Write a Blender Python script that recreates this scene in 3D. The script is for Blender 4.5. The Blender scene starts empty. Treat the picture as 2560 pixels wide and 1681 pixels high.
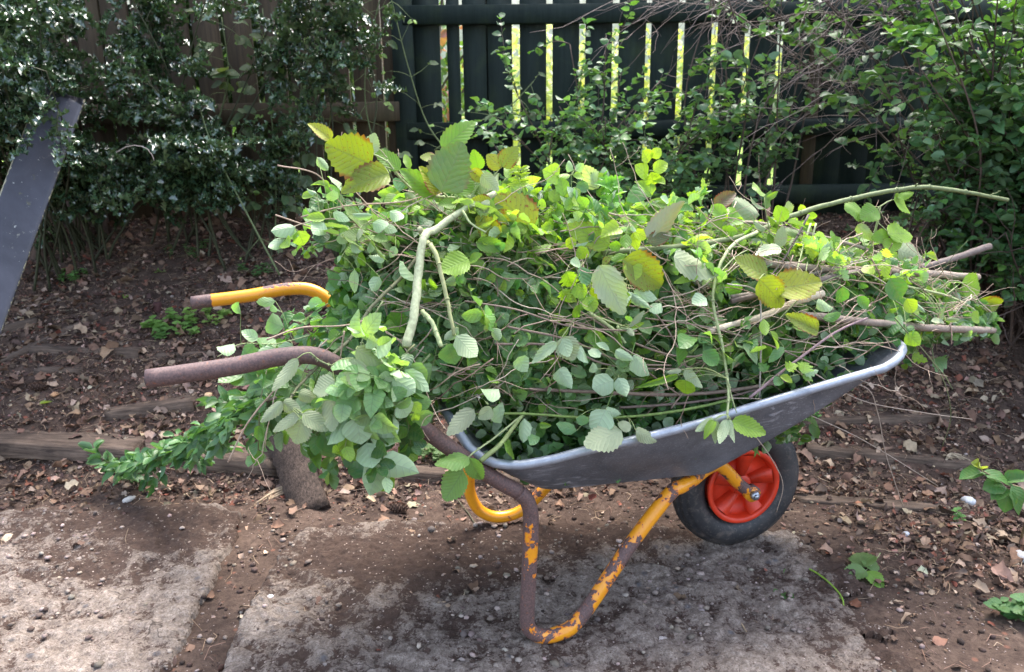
import bpy, math, random
import numpy as np
from mathutils import Vector, Matrix
random.seed(7); rng = np.random.default_rng(7)
S = bpy.context.scene
COL = S.collection
R = math.radians
# ------------------------------------------------------------------ camera
F_PX, PITCH, CAM_H, ROLL = 1968.9, R(15.0583), 1.1011, R(-0.6324)
cd = bpy.data.cameras.new("camera"); cam = bpy.data.objects.new("camera", cd); COL.objects.link(cam)
cd.sensor_width = 36; cd.lens = 36 * F_PX / 2560; cd.clip_start = 0.05; cd.clip_end = 400
cam.matrix_world = Matrix.Translation((0, 0, CAM_H)) @ Matrix.Rotation(R(90) - PITCH, 4, 'X') @ Matrix.Rotation(ROLL, 4, 'Z')
cd.dof.use_dof = True; cd.dof.focus_distance = 1.6; cd.dof.aperture_fstop = 6.3
S.camera = cam
# ------------------------------------------------------------------ sky, sun, exposure
SUN_EL, SUN_AZ = R(64), R(24)          # sun stands beyond the fence, a little to the right (azimuth from +Y)
w = bpy.data.worlds.new("World"); S.world = w; w.use_nodes = True
nt = w.node_tree; nt.nodes.clear()
sky = nt.nodes.new("ShaderNodeTexSky"); sky.sky_type = 'NISHITA'; sky.sun_disc = False
sky.sun_elevation = SUN_EL; sky.sun_rotation = SUN_AZ; sky.dust_density = 3.0; sky.air_density = 1.0; sky.ozone_density = 1.0
bg = nt.nodes.new("ShaderNodeBackground"); bg.inputs[1].default_value = 0.15
wo = nt.nodes.new("ShaderNodeOutputWorld")
hs = nt.nodes.new('ShaderNodeHueSaturation'); hs.inputs['Saturation'].default_value = .75; nt.links.new(sky.outputs[0], hs.inputs['Color']); nt.links.new(hs.outputs[0], bg.inputs[0]); nt.links.new(bg.outputs[0], wo.inputs[0])
sl = bpy.data.lights.new("sun", 'SUN'); sl.energy = 1.5; sl.angle = R(32); sl.color = (1.0, 0.97, 0.92)
so = bpy.data.objects.new("sun", sl); COL.objects.link(so)
sd = Vector((math.sin(SUN_AZ) * math.cos(SUN_EL), math.cos(SUN_AZ) * math.cos(SUN_EL), math.sin(SUN_EL)))
so.rotation_euler = sd.to_track_quat('Z', 'Y').to_euler(); so.location = (0, 3, 8)
S.view_settings.view_transform = 'Standard'; S.view_settings.look = 'None'
S.view_settings.exposure = 2.5; S.view_settings.gamma = 1.0
S.render.engine = 'CYCLES'
S.cycles.max_bounces = 8; S.cycles.diffuse_bounces = 4; S.cycles.transmission_bounces = 6
S.cycles.transparent_max_bounces = 4
# ------------------------------------------------------------------ measuring helpers: photo pixel (2380 wide) -> place in the yard
KPX = 2560 / 2380
BX0, BY0, BTH = 0.589, 1.9188, R(14.6688)           # wheel contact point and heading of the barrow
FV = np.array([math.cos(BTH), math.sin(BTH), 0.]); VV = np.array([-math.sin(BTH), math.cos(BTH), 0.])
OB = np.array([BX0, BY0, 0.]); CW = np.array([0, 0, CAM_H])
def ray(px, py):
    a = px * KPX - 1280; b = py * KPX - 840.5
    c, s = math.cos(ROLL), math.sin(ROLL)
    X = (c * a + s * b) / F_PX; Y = -(-s * a + c * b) / F_PX
    return np.array([X, math.cos(PITCH) + Y * math.sin(PITCH), -math.sin(PITCH) + Y * math.cos(PITCH)])
def at_y(px, py, y): r = ray(px, py); return CW + r * (y / r[1])
def at_z(px, py, z=0.): r = ray(px, py); return CW + r * ((z - CAM_H) / r[2])
def at_v(px, py, v): r = ray(px, py); return CW + r * ((v - (CW - OB) @ VV) / (r @ VV))
def bw(u, v, z): return OB + u * FV + v * VV + np.array([0, 0, z])
# ------------------------------------------------------------------ numeric noise
def _h(ix, iy, seed):
    n = (ix.astype(np.int64) * 374761393 + iy.astype(np.int64) * 668265263 + seed * 974634777) & 0x7fffffff
    n = ((n ^ (n >> 13)) * 1274126177) & 0x7fffffff
    return ((n ^ (n >> 16)) & 0xffff) / 65535.0
def vnoise(x, y, seed=0):
    xi, yi = np.floor(x), np.floor(y); fx, fy = x - xi, y - yi
    fx = fx * fx * (3 - 2 * fx); fy = fy * fy * (3 - 2 * fy)
    a = _h(xi, yi, seed); b = _h(xi + 1, yi, seed); c = _h(xi, yi + 1, seed); d = _h(xi + 1, yi + 1, seed)
    return (a * (1 - fx) + b * fx) * (1 - fy) + (c * (1 - fx) + d * fx) * fy
def fbm(x, y, seed=0, o=4):
    s = 0; a = .5
    for i in range(o): s = s + a * vnoise(x * 2 ** i, y * 2 ** i, seed + i * 17); a *= .5
    return s
# ------------------------------------------------------------------ mesh helpers
def tag(o, label=None, cat=None, group=None, kind=None):
    if label: o['label'] = label
    if cat: o['category'] = cat
    if group: o['group'] = group
    if kind: o['kind'] = kind
    return o
def link(name, me, parent=None, mats=()):
    for m in mats: me.materials.append(m)
    o = bpy.data.objects.new(name, me); COL.objects.link(o)
    if parent is not None: o.parent = parent
    return o
def empty(name, loc=(0, 0, 0)):
    o = bpy.data.objects.new(name, None); o.location = loc; o.empty_display_size = .05; COL.objects.link(o); return o
class MB:
    """collects vertices, faces, uv per vertex and colour per vertex; builds one mesh"""
    def __init__(s): s.v = []; s.f4 = []; s.f3 = []; s.uv = []; s.c = []; s.n = 0
    def add(s, v, quads=None, tris=None, uv=None, col=None):
        v = np.asarray(v, float); n = len(v)
        s.v.append(v)
        if quads is not None and len(quads): s.f4.append(np.asarray(quads) + s.n)
        if tris is not None and len(tris): s.f3.append(np.asarray(tris) + s.n)
        s.uv.append(np.zeros((n, 2)) if uv is None else uv)
        s.c.append(np.tile([.5, .5, .5, 0.], (n, 1)) if col is None else col)
        s.n += n
    def mesh(s, name, smooth=True, origin=None):
        v = np.concatenate(s.v)
        if origin is not None: v = v - np.asarray(origin)
        f4 = np.concatenate(s.f4) if s.f4 else np.zeros((0, 4), int)
        f3 = np.concatenate(s.f3) if s.f3 else np.zeros((0, 3), int)
        me = bpy.data.meshes.new(name)
        me.vertices.add(len(v)); me.vertices.foreach_set('co', v.astype(np.float32).ravel())
        nl = len(f4) * 4 + len(f3) * 3
        me.loops.add(nl); li = np.concatenate([f4.ravel(), f3.ravel()]).astype(np.int32)
        me.loops.foreach_set('vertex_index', li)
        me.polygons.add(len(f4) + len(f3))
        ls = np.concatenate([np.arange(len(f4)) * 4, len(f4) * 4 + np.arange(len(f3)) * 3]).astype(np.int32)
        me.polygons.foreach_set('loop_start', ls)
        me.update(calc_edges=True)
        if smooth: me.polygons.foreach_set('use_smooth', np.ones(len(me.polygons), bool))
        ul = me.uv_layers.new(name='UVMap'); ul.data.foreach_set('uv', np.concatenate(s.uv)[li].astype(np.float32).ravel())
        ca = me.color_attributes.new('col', 'FLOAT_COLOR', 'POINT'); ca.data.foreach_set('color', np.concatenate(s.c).astype(np.float32).ravel())
        me.validate(); me.update()
        return me
    def build(s, name, mat, parent=None, smooth=True, origin=None):
        if parent is not None and origin is None and tuple(parent.location) != (0, 0, 0): origin = parent.location
        o = link(name, s.mesh(name, smooth, origin if parent is None or True else None), parent, [mat])
        if parent is None and origin is not None: o.location = origin
        return o
def smooth_path(P, n=6):
    P = np.asarray(P, float)
    if len(P) < 3:
        t = np.linspace(0, 1, n + 1)[:, None]; return P[0] * (1 - t) + P[-1] * t
    Q = np.vstack([2 * P[0] - P[1], P, 2 * P[-1] - P[-2]]); out = []
    for i in range(1, len(Q) - 2):
        p0, p1, p2, p3 = Q[i - 1:i + 3]
        for t in np.linspace(0, 1, n, endpoint=False):
            out.append(.5 * (2 * p1 + (p2 - p0) * t + (2 * p0 - 5 * p1 + 4 * p2 - p3) * t * t + (3 * p1 - p0 - 3 * p2 + p3) * t ** 3))
    out.append(P[-1]); return np.array(out)
def tube(mb, P, r, sides=6, caps=True, rough=0., col=None, flat=1.):
    P = np.asarray(P, float); n = len(P); r = np.broadcast_to(np.asarray(r, float), (n,)) if np.ndim(r) else np.full(n, r)
    T = np.gradient(P, axis=0); T /= np.linalg.norm(T, axis=1)[:, None] + 1e-12
    ref = np.array([0, 0, 1.]) if abs(T[0][2]) < .9 else np.array([1., 0, 0])
    N = np.cross(T[0], ref); N /= np.linalg.norm(N); V = []
    a = np.arange(sides) / sides * 2 * np.pi
    L = np.concatenate([[0], np.cumsum(np.linalg.norm(np.diff(P, axis=0), axis=1))]); uv = []
    for i in range(n):
        N = N - T[i] * (N @ T[i]); N /= np.linalg.norm(N) + 1e-12; B = np.cross(T[i], N)
        rr = r[i] * (1 + (rng.random(sides) - .5) * rough)
        V.append(P[i] + (np.cos(a) * rr)[:, None] * N + (np.sin(a) * rr * flat)[:, None] * B)
        uv.append(np.stack([a / 6.283, np.full(sides, L[i])], 1))
    V = np.concatenate(V); uv = np.concatenate(uv)
    q = []
    for i in range(n - 1):
        for j in range(sides):
            k = (j + 1) % sides; q.append((i * sides + j, i * sides + k, (i + 1) * sides + k, (i + 1) * sides + j))
    t = []
    if caps:
        V = np.vstack([V, P[0], P[-1]]); uv = np.vstack([uv, [0, 0], [0, L[-1]]]); c0, c1 = n * sides, n * sides + 1
        for j in range(sides):
            k = (j + 1) % sides; t.append((c0, k, j)); t.append((c1, (n - 1) * sides + j, (n - 1) * sides + k))
    c = None
    if col is not None: c = np.tile(list(col)[:4] if len(col) > 3 else list(col) + [0.], (len(V), 1))
    mb.add(V, q, t, uv, c)
def box(mb, c, half, rot=None, bev=0., jitter=0., col=None):
    """a bevelled box"""
    hx, hy, hz = half; b = min(bev, min(half) * .9) if bev else 0
    pts = []; 
    for sz in (-1, 1):
        for (ins, zz) in (((b, hz) if b else (0, hz)), (0, hz - b)) if sz > 0 else ((0, hz - b), (b, hz)):
            ring = [(-hx + ins, -hy + ins), (hx - ins, -hy + ins), (hx - ins, hy - ins), (-hx + ins, hy - ins)]
            pts.append([(x, y, sz * zz) for x, y in ring])
    order = [pts[1], pts[0], pts[3], pts[2]] if b else [pts[0], pts[2]]
    V = np.array([p for rg in order for p in rg], float); V += (rng.random(V.shape) - .5) * jitter
    nr = len(order); q = [(3, 2, 1, 0)]
    for i in range(nr - 1):
        for j in range(4): k = (j + 1) % 4; q.append((i * 4 + j, i * 4 + k, i * 4 + 4 + k, i * 4 + 4 + j))
    q.append(tuple((nr - 1) * 4 + j for j in range(4)))
    if rot is not None: V = V @ np.asarray(rot).T
    V += np.asarray(c)
    cc = None if col is None else np.tile(list(col) + [0.], (len(V), 1))
    mb.add(V, q, None, None, cc)
def basis(x, zhint):
    x = np.asarray(x, float); x = x / (np.linalg.norm(x) + 1e-9); y = np.cross(zhint, x)
    if np.linalg.norm(y) < 1e-5: y = np.cross([0.3, .7, .2], x)
    y /= np.linalg.norm(y); z = np.cross(x, y); return np.stack([x, y, z], 1)
# ------------------------------------------------------------------ leaves
def leaf_tpl(kind, curl=.15, fold=.12, wave=.0, n=None, seed=0):
    lr = np.random.default_rng(seed)
    n = n or {'oval': 6, 'serr': 18, 'holly': 8, 'lobe': 12, 'lance': 5, 'dry': 5}[kind]
    s = np.linspace(0, 1, n + 1)
    if kind == 'oval': wd = np.sin(np.pi * s ** .85) ** .62 * (1 + .16 * (lr.random(n + 1) - .5)); wd[0] = wd[-1] = 0
    elif kind == 'serr':
        wd = np.sin(np.pi * s ** .74) ** .58 * (1 - .3 * s ** 5); wd[1:-1] *= 1 + .07 * np.where(np.arange(1, n) % 2, 1, -1)
    elif kind == 'holly': wd = np.sin(np.pi * s) ** .6; wd[1:-1] *= np.where(np.arange(1, n) % 2, 1.1, .42)
    elif kind == 'lobe':
        wd = np.sin(np.pi * s ** .8) ** .5 * np.array([1, 1.1, .75, 1.15, 1.1, .6, .95, 1, .5, .7, .75, .4, 0][:n + 1])
    elif kind == 'lance': wd = np.sin(np.pi * s ** .9) ** .9
    else: wd = np.sin(np.pi * s) ** .5 * (1 + .5 * (lr.random(n + 1) - .5))
    wd[0] = 0; wd[-1] = 0
    V = []; uv = []
    for i in range(n + 1):
        for k, y in enumerate((-1, -.5, 0, .5, 1) if kind in ('serr',) else (-1, 0, 1)):
            yy = y * wd[i] * .5
            z = -curl * s[i] ** 2 + fold * abs(yy) * 2 * .5 + wave * math.sin(s[i] * 9 + y * 3 + seed) * abs(y) * wd[i] * .5
            xx = s[i]
            if kind == 'serr' and abs(y) == 1 and i % 2: xx += .018
            if kind == 'holly' and abs(y) == 1:
                z += .16 * (1 if i % 2 else -.3) * (1 if (i // 2) % 2 else -.6)
            if kind == 'dry': z += .3 * (lr.random() - .5)
            tw = (seed - 2) * (.12 if kind == 'serr' else .28) * s[i] ** 2; yy, z = yy * math.cos(tw) - z * math.sin(tw) * .5, z + yy * math.sin(tw)
            V.append((xx, yy, z)); uv.append((.5 + .5 * y * wd[i], s[i]))
    m = 5 if kind == 'serr' else 3; q = []
    for i in range(n):
        for k in range(m - 1): a = i * m + k; q.append((a, a + m, a + m + 1, a + 1))
    return np.array(V), np.array(q), np.array(uv)
TPL = {}
for kd in ('oval', 'serr', 'holly', 'lobe', 'lance', 'dry'):
    TPL[kd] = [leaf_tpl(kd, c, f, wv, seed=i) for i, (c, f, wv) in enumerate([(.15, .35, .05), (.34, .12, .09), (-.10, .45, .06), (.06, -.25, .10), (.45, .55, .05)])]
TPL['serr'] = [leaf_tpl('serr', c, f, wv, seed=i) for i, (c, f, wv) in enumerate([(.10, .12, .05), (.2, .05, .08), (-.06, .2, .06), (.08, -.12, .09), (.3, .28, .05)])]
def put_leaves(mb, kind, pos, X, Z, ln, wd, col, var=None):
    """many leaves at once: pos (N,3), X/Z axes (N,3), length, width, colour (N,4)"""
    pos = np.atleast_2d(pos); N = len(pos); X = np.atleast_2d(X).astype(float); Z = np.atleast_2d(Z).astype(float)
    X = X / (np.linalg.norm(X, axis=1)[:, None] + 1e-9); Y = np.cross(Z, X); Y /= np.linalg.norm(Y, axis=1)[:, None] + 1e-9; Z = np.cross(X, Y)
    ln = np.broadcast_to(ln, (N,)); wd = np.broadcast_to(wd, (N,)); col = np.broadcast_to(col, (N, 4))
    vi = rng.integers(0, 5, N) if var is None else np.broadcast_to(var, (N,))
    for k in range(5):
        m = vi == k; c = m.sum()
        if not c: continue
        V, q, uv = TPL[kind][k]; nv = len(V)
        P = (pos[m][:, None] + (ln[m][:, None] * V[:, 0])[..., None] * X[m][:, None] + (wd[m][:, None] * V[:, 1])[..., None] * Y[m][:, None]
             + (ln[m][:, None] * V[:, 2])[..., None] * Z[m][:, None]).reshape(-1, 3)
        Q = (q[None] + (np.arange(c) * nv)[:, None, None]).reshape(-1, 4)
        mb.add(P, Q, None, np.tile(uv, (c, 1)), np.repeat(col[m], nv, 0))
def rdir(n, up=0.):
    d = rng.normal(size=(n, 3)); d[:, 2] += up; return d / np.linalg.norm(d, axis=1)[:, None]
def pal(n, cols, var=.15, spots=0.):
    """random colours out of a palette"""
    cols = np.array(cols, float); i = rng.integers(0, len(cols), n); c = cols[i] * (1 + (rng.random((n, 1)) - .5) * 2 * var)
    c = c * (1 + (rng.random((n, 3)) - .5) * var * .5)
    return np.hstack([np.clip(c, 0, 1), np.full((n, 1), spots) * rng.random((n, 1)) ** .5 if np.ndim(spots) == 0 else spots])
# palettes (albedos)
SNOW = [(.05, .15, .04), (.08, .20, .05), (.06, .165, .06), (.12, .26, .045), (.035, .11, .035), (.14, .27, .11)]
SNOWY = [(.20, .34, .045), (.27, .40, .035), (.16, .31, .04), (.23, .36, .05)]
BRAM = [(.09, .17, .03), (.12, .22, .03), (.07, .15, .04)]
OLIVE = [(.17, .22, .02), (.20, .24, .02), (.14, .2, .02)]
YOUNG = [(.20, .33, .09), (.25, .38, .12)]
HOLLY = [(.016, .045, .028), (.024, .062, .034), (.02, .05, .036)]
# ------------------------------------------------------------------ materials
def mat(name):
    m = bpy.data.materials.new(name); m.use_nodes = True; nt = m.node_tree; nt.nodes.clear()
    return m, nt
def N(nt, t, **kw):
    n = nt.nodes.new(t)
    for k, v in kw.items():
        if k.startswith('i_'):
            key = k[2:]; key = int(key) if key.isdigit() else key.replace('_', ' ')
            if hasattr(v, 'is_linked') or isinstance(v, bpy.types.NodeSocket): nt.links.new(v, n.inputs[key])
            else: n.inputs[key].default_value = v
        else: setattr(n, k, v)
    return n
def math_(nt, op, a, b=None, c=None, clamp=False):
    n = nt.nodes.new('ShaderNodeMath'); n.operation = op; n.use_clamp = clamp
    for i, x in enumerate((a, b, c)):
        if x is None: continue
        if isinstance(x, bpy.types.NodeSocket): nt.links.new(x, n.inputs[i])
        else: n.inputs[i].default_value = x
    return n.outputs[0]
def mixc(nt, f, a, b, bt='MIX'):
    n = nt.nodes.new('ShaderNodeMix'); n.data_type = 'RGBA'; n.blend_type = bt
    for i, x in ((0, f), (6, a), (7, b)):
        if isinstance(x, bpy.types.NodeSocket): nt.links.new(x, n.inputs[i])
        else: n.inputs[i].default_value = x if i == 0 else (tuple(x) + (1,))[:4]
    return n.outputs[2]
def ramp(nt, x, p0, p1, v0=0., v1=1.):
    n = nt.nodes.new('ShaderNodeMapRange'); nt.links.new(x, n.inputs[0]); n.clamp = True
    for i, v in enumerate((p0, p1, v0, v1)): n.inputs[i + 1].default_value = v
    return n.outputs[0]
def noise(nt, scale, detail=4, rough=.6, vec=None, dist=0.):
    n = nt.nodes.new('ShaderNodeTexNoise'); n.inputs['Scale'].default_value = scale; n.inputs['Detail'].default_value = detail
    n.inputs['Roughness'].default_value = rough; n.inputs['Distortion'].default_value = dist
    if vec is not None: nt.links.new(vec, n.inputs['Vector'])
    return n.outputs['Fac']
def coords(nt, scale=(1, 1, 1)):
    g = nt.nodes.new('ShaderNodeTexCoord')
    if scale == (1, 1, 1): return g.outputs['Object']
    m = nt.nodes.new('ShaderNodeMapping'); m.inputs['Scale'].default_value = scale; nt.links.new(g.outputs['Object'], m.inputs[0]); return m.outputs[0]
def princ(nt, col, rough=.6, metal=0., spec=.5, bump=None, bstr=.3, bdist=.002):
    p = nt.nodes.new('ShaderNodeBsdfPrincipled')
    for k, v in (('Base Color', col), ('Roughness', rough), ('Metallic', metal), ('Specular IOR Level', spec)):
        if isinstance(v, bpy.types.NodeSocket): nt.links.new(v, p.inputs[k])
        else: p.inputs[k].default_value = (tuple(v) + (1,))[:4] if k == 'Base Color' else v
    if bump is not None:
        b = nt.nodes.new('ShaderNodeBump'); b.inputs['Strength'].default_value = bstr; b.inputs['Distance'].default_value = bdist
        nt.links.new(bump, b.inputs['Height']); nt.links.new(b.outputs[0], p.inputs['Normal'])
    return p
def out(nt, s):
    o = nt.nodes.new('ShaderNodeOutputMaterial'); nt.links.new(s, o.inputs[0])
def leaf_mat(name, veins=0, under=(.42, .5, .40), umix=.65, rough=.5, trans=.38, spec=.4, tboost=(1.5, 1.6, .5)):
    m, nt = mat(name)
    at = N(nt, 'ShaderNodeAttribute', attribute_name='col'); uvn = N(nt, 'ShaderNodeUVMap')
    sep = N(nt, 'ShaderNodeSeparateXYZ', i_0=uvn.outputs[0])
    ax = math_(nt, 'ABSOLUTE', math_(nt, 'SUBTRACT', sep.outputs[0], .5)); ax2 = math_(nt, 'MULTIPLY', ax, 2.)
    mid = ramp(nt, ax2, .0, .07, 1., 0.)
    if veins:
        ph = math_(nt, 'SUBTRACT', math_(nt, 'MULTIPLY', sep.outputs[1], float(veins)), math_(nt, 'MULTIPLY', ax2, veins * .36))
        ph = math_(nt, 'ADD', ph, math_(nt, 'MULTIPLY', noise(nt, 28, 2, .5, coords(nt)), 1.3))
        fr = math_(nt, 'ABSOLUTE', math_(nt, 'SUBTRACT', math_(nt, 'FRACT', ph), .5))
        sv = ramp(nt, fr, 0., .10, 1., 0.); hgt = math_(nt, 'MAXIMUM', sv, mid)
        puff = math_(nt, 'ADD', fr, math_(nt, 'MULTIPLY', hgt, -.3))
    else: hgt = mid; puff = math_(nt, 'MULTIPLY', mid, -1.)
    geo = N(nt, 'ShaderNodeNewGeometry'); tc = coords(nt)
    nz = noise(nt, 90, 3, .6, tc)
    c = mixc(nt, math_(nt, 'MULTIPLY', hgt, .18 if veins else .3), at.outputs['Color'], (.30, .38, .16))
    c = mixc(nt, ramp(nt, nz, .35, .75, 0, .35), c, (.16, .2, .05))
    if veins:   # rust spots and brown edges, strongest on the leaves that carry spots
        sp = noise(nt, 260, 2, .5, tc); sp2 = noise(nt, 35, 3, .6, tc)
        sf = math_(nt, 'MULTIPLY', ramp(nt, sp, .63, .68), at.outputs['Alpha'])
        ed = math_(nt, 'MULTIPLY', ramp(nt, math_(nt, 'ADD', ax2, math_(nt, 'MULTIPLY', sp2, .5)), 1.02, 1.2), at.outputs['Alpha'])
        pt = math_(nt, 'MULTIPLY', ramp(nt, sp2, .63, .72), at.outputs['Alpha'])
        c = mixc(nt, math_(nt, 'MAXIMUM', math_(nt, 'MAXIMUM', sf, ed), pt, clamp=True), c, (.16, .045, .012))
    cu = mixc(nt, umix, c, under)
    base = mixc(nt, geo.outputs['Backfacing'], c, cu)
    p = princ(nt, base, rough, 0, spec, puff, .55 if veins else .25, .0015)
    tcl = mixc(nt, 1., c, tboost, 'MULTIPLY'); tcl = mixc(nt, math_(nt, 'MULTIPLY', hgt, .6), tcl, (.03, .05, .005))
    tr = N(nt, 'ShaderNodeBsdfTranslucent'); nt.links.new(tcl, tr.inputs[0])
    mx = N(nt, 'ShaderNodeMixShader'); mx.inputs[0].default_value = trans
    nt.links.new(p.outputs[0], mx.inputs[1]); nt.links.new(tr.outputs[0], mx.inputs[2]); out(nt, mx.outputs[0]); return m
M = {}
M['snow'] = leaf_mat('oval_leaf', 5, (.50, .61, .40), .60, .42, .40, .4, (1.8, 1.9, .5))
M['bramble'] = leaf_mat('toothed_leaf', 8, (.46, .50, .33), .62, .5, .40)
M['holly'] = leaf_mat('holly_leaf', 0, (.12, .2, .08), .5, .17, .08, 1., (1.2, 1.5, .5))
M['shade'] = leaf_mat('shrub_leaf', 0, (.22, .36, .22), .5, .42, .30)
M['herb'] = leaf_mat('herb_leaf', 5, (.2, .35, .12), .4, .5, .35)
def attr_mat(name, rough=.8, bscale=200, var=.5, bstr=.5, bd=.001, spec=.3):
    m, nt = mat(name); at = N(nt, 'ShaderNodeAttribute', attribute_name='col'); tc = coords(nt)
    n1 = noise(nt, bscale, 4, .65, tc)
    c = mixc(nt, ramp(nt, n1, .3, .75, 0, var), at.outputs['Color'], (.03, .018, .012))
    out(nt, princ(nt, c, rough, 0, spec, n1, bstr, bd).outputs[0]); return m
M['litter'] = attr_mat('dry_litter', .85, 120, .4)
M['stem'] = attr_mat('twig_bark', .7, 110, .55, .5, .0008)
M['stone'] = attr_mat('stone', .9, 150, .35, .8, .002)
def bark_mat(name, a, b, stretch=(1, 1, .12), sc=60, rough=.85):
    m, nt = mat(name); tc = coords(nt, stretch); n1 = noise(nt, sc, 6, .7, tc, .6); n2 = noise(nt, 9, 4, .6, coords(nt))
    c = mixc(nt, ramp(nt, n1, .35, .68), a, b); c = mixc(nt, ramp(nt, n2, .4, .7, 0, .5), c, tuple(x * .45 for x in a))
    out(nt, princ(nt, c, rough, 0, .25, n1, .9, .004).outputs[0]); return m
M['bark'] = bark_mat('bark', (.05, .035, .025), (.13, .10, .08))
M['oldwood'] = bark_mat('weathered_wood', (.04, .027, .02), (.19, .135, .10), (.10, 1, 1), 90)
M['stub'] = bark_mat('split_wood', (.016, .011, .009), (.105, .072, .055), (1, .08, 1), 150)
M['stake'] = bark_mat('weathered_stake', (.045, .03, .024), (.15, .10, .075), (1, 1, .10), 70)
def fence_mat(name, a, b, mossc, moss=.4):
    m, nt = mat(name); tc = coords(nt, (1, 1, .07)); n1 = noise(nt, 70, 6, .7, tc, .5); n2 = noise(nt, 5, 5, .65, coords(nt))
    info = N(nt, 'ShaderNodeObjectInfo')
    c = mixc(nt, ramp(nt, n1, .35, .7), a, b); c = mixc(nt, ramp(nt, n2, .5, .75, 0, moss), c, mossc)
    c = mixc(nt, ramp(nt, info.outputs['Random'], 0, 1, 0, .35), c, tuple(x * .55 for x in a))
    out(nt, princ(nt, c, .75, 0, .25, n1, .5, .002).outputs[0]); return m
M['green_paint'] = fence_mat('green_painted_wood', (.006, .013, .0105), (.014, .024, .019), (.05, .075, .02))
M['brown_fence'] = fence_mat('brown_fence_wood', (.042, .029, .017), (.095, .066, .038), (.045, .05, .02))
# soil
def soil_mat():
    m, nt = mat('soil'); tc = coords(nt)
    a = noise(nt, 6, 6, .7, tc, .4); b = noise(nt, 60, 5, .7, tc); cc = noise(nt, 350, 3, .7, tc)
    c = mixc(nt, ramp(nt, a, .35, .68), (.055, .037, .029), (.135, .092, .070))
    c = mixc(nt, ramp(nt, b, .4, .72, 0, .8), c, (.03, .018, .014))
    v = N(nt, 'ShaderNodeTexVoronoi', i_Scale=140.); nt.links.new(tc, v.inputs['Vector'])
    vs = N(nt, 'ShaderNodeSeparateColor', i_0=v.outputs['Color'])
    sp = math_(nt, 'MULTIPLY', ramp(nt, v.outputs['Distance'], .12, .3, 1, 0), ramp(nt, vs.outputs[0], .90, .93))
    c = mixc(nt, sp, c, (.45, .36, .33))
    v2 = N(nt, 'ShaderNodeTexVoronoi', i_Scale=45.); nt.links.new(tc, v2.inputs['Vector']); vs2 = N(nt, 'ShaderNodeSeparateColor', i_0=v2.outputs['Color'])
    sp2 = math_(nt, 'MULTIPLY', ramp(nt, v2.outputs['Distance'], .2, .38, 1, 0), ramp(nt, vs2.outputs[1], .88, .9))
    c = mixc(nt, math_(nt, 'MULTIPLY', sp2, .8), c, (.17, .08, .055))
    h = math_(nt, 'ADD', math_(nt, 'ADD', b, math_(nt, 'MULTIPLY', cc, .35)), math_(nt, 'MULTIPLY', sp, .3))
    out(nt, princ(nt, c, .95, 0, .15, h, 1., .008).outputs[0]); return m
M['soil'] = soil_mat()
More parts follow.
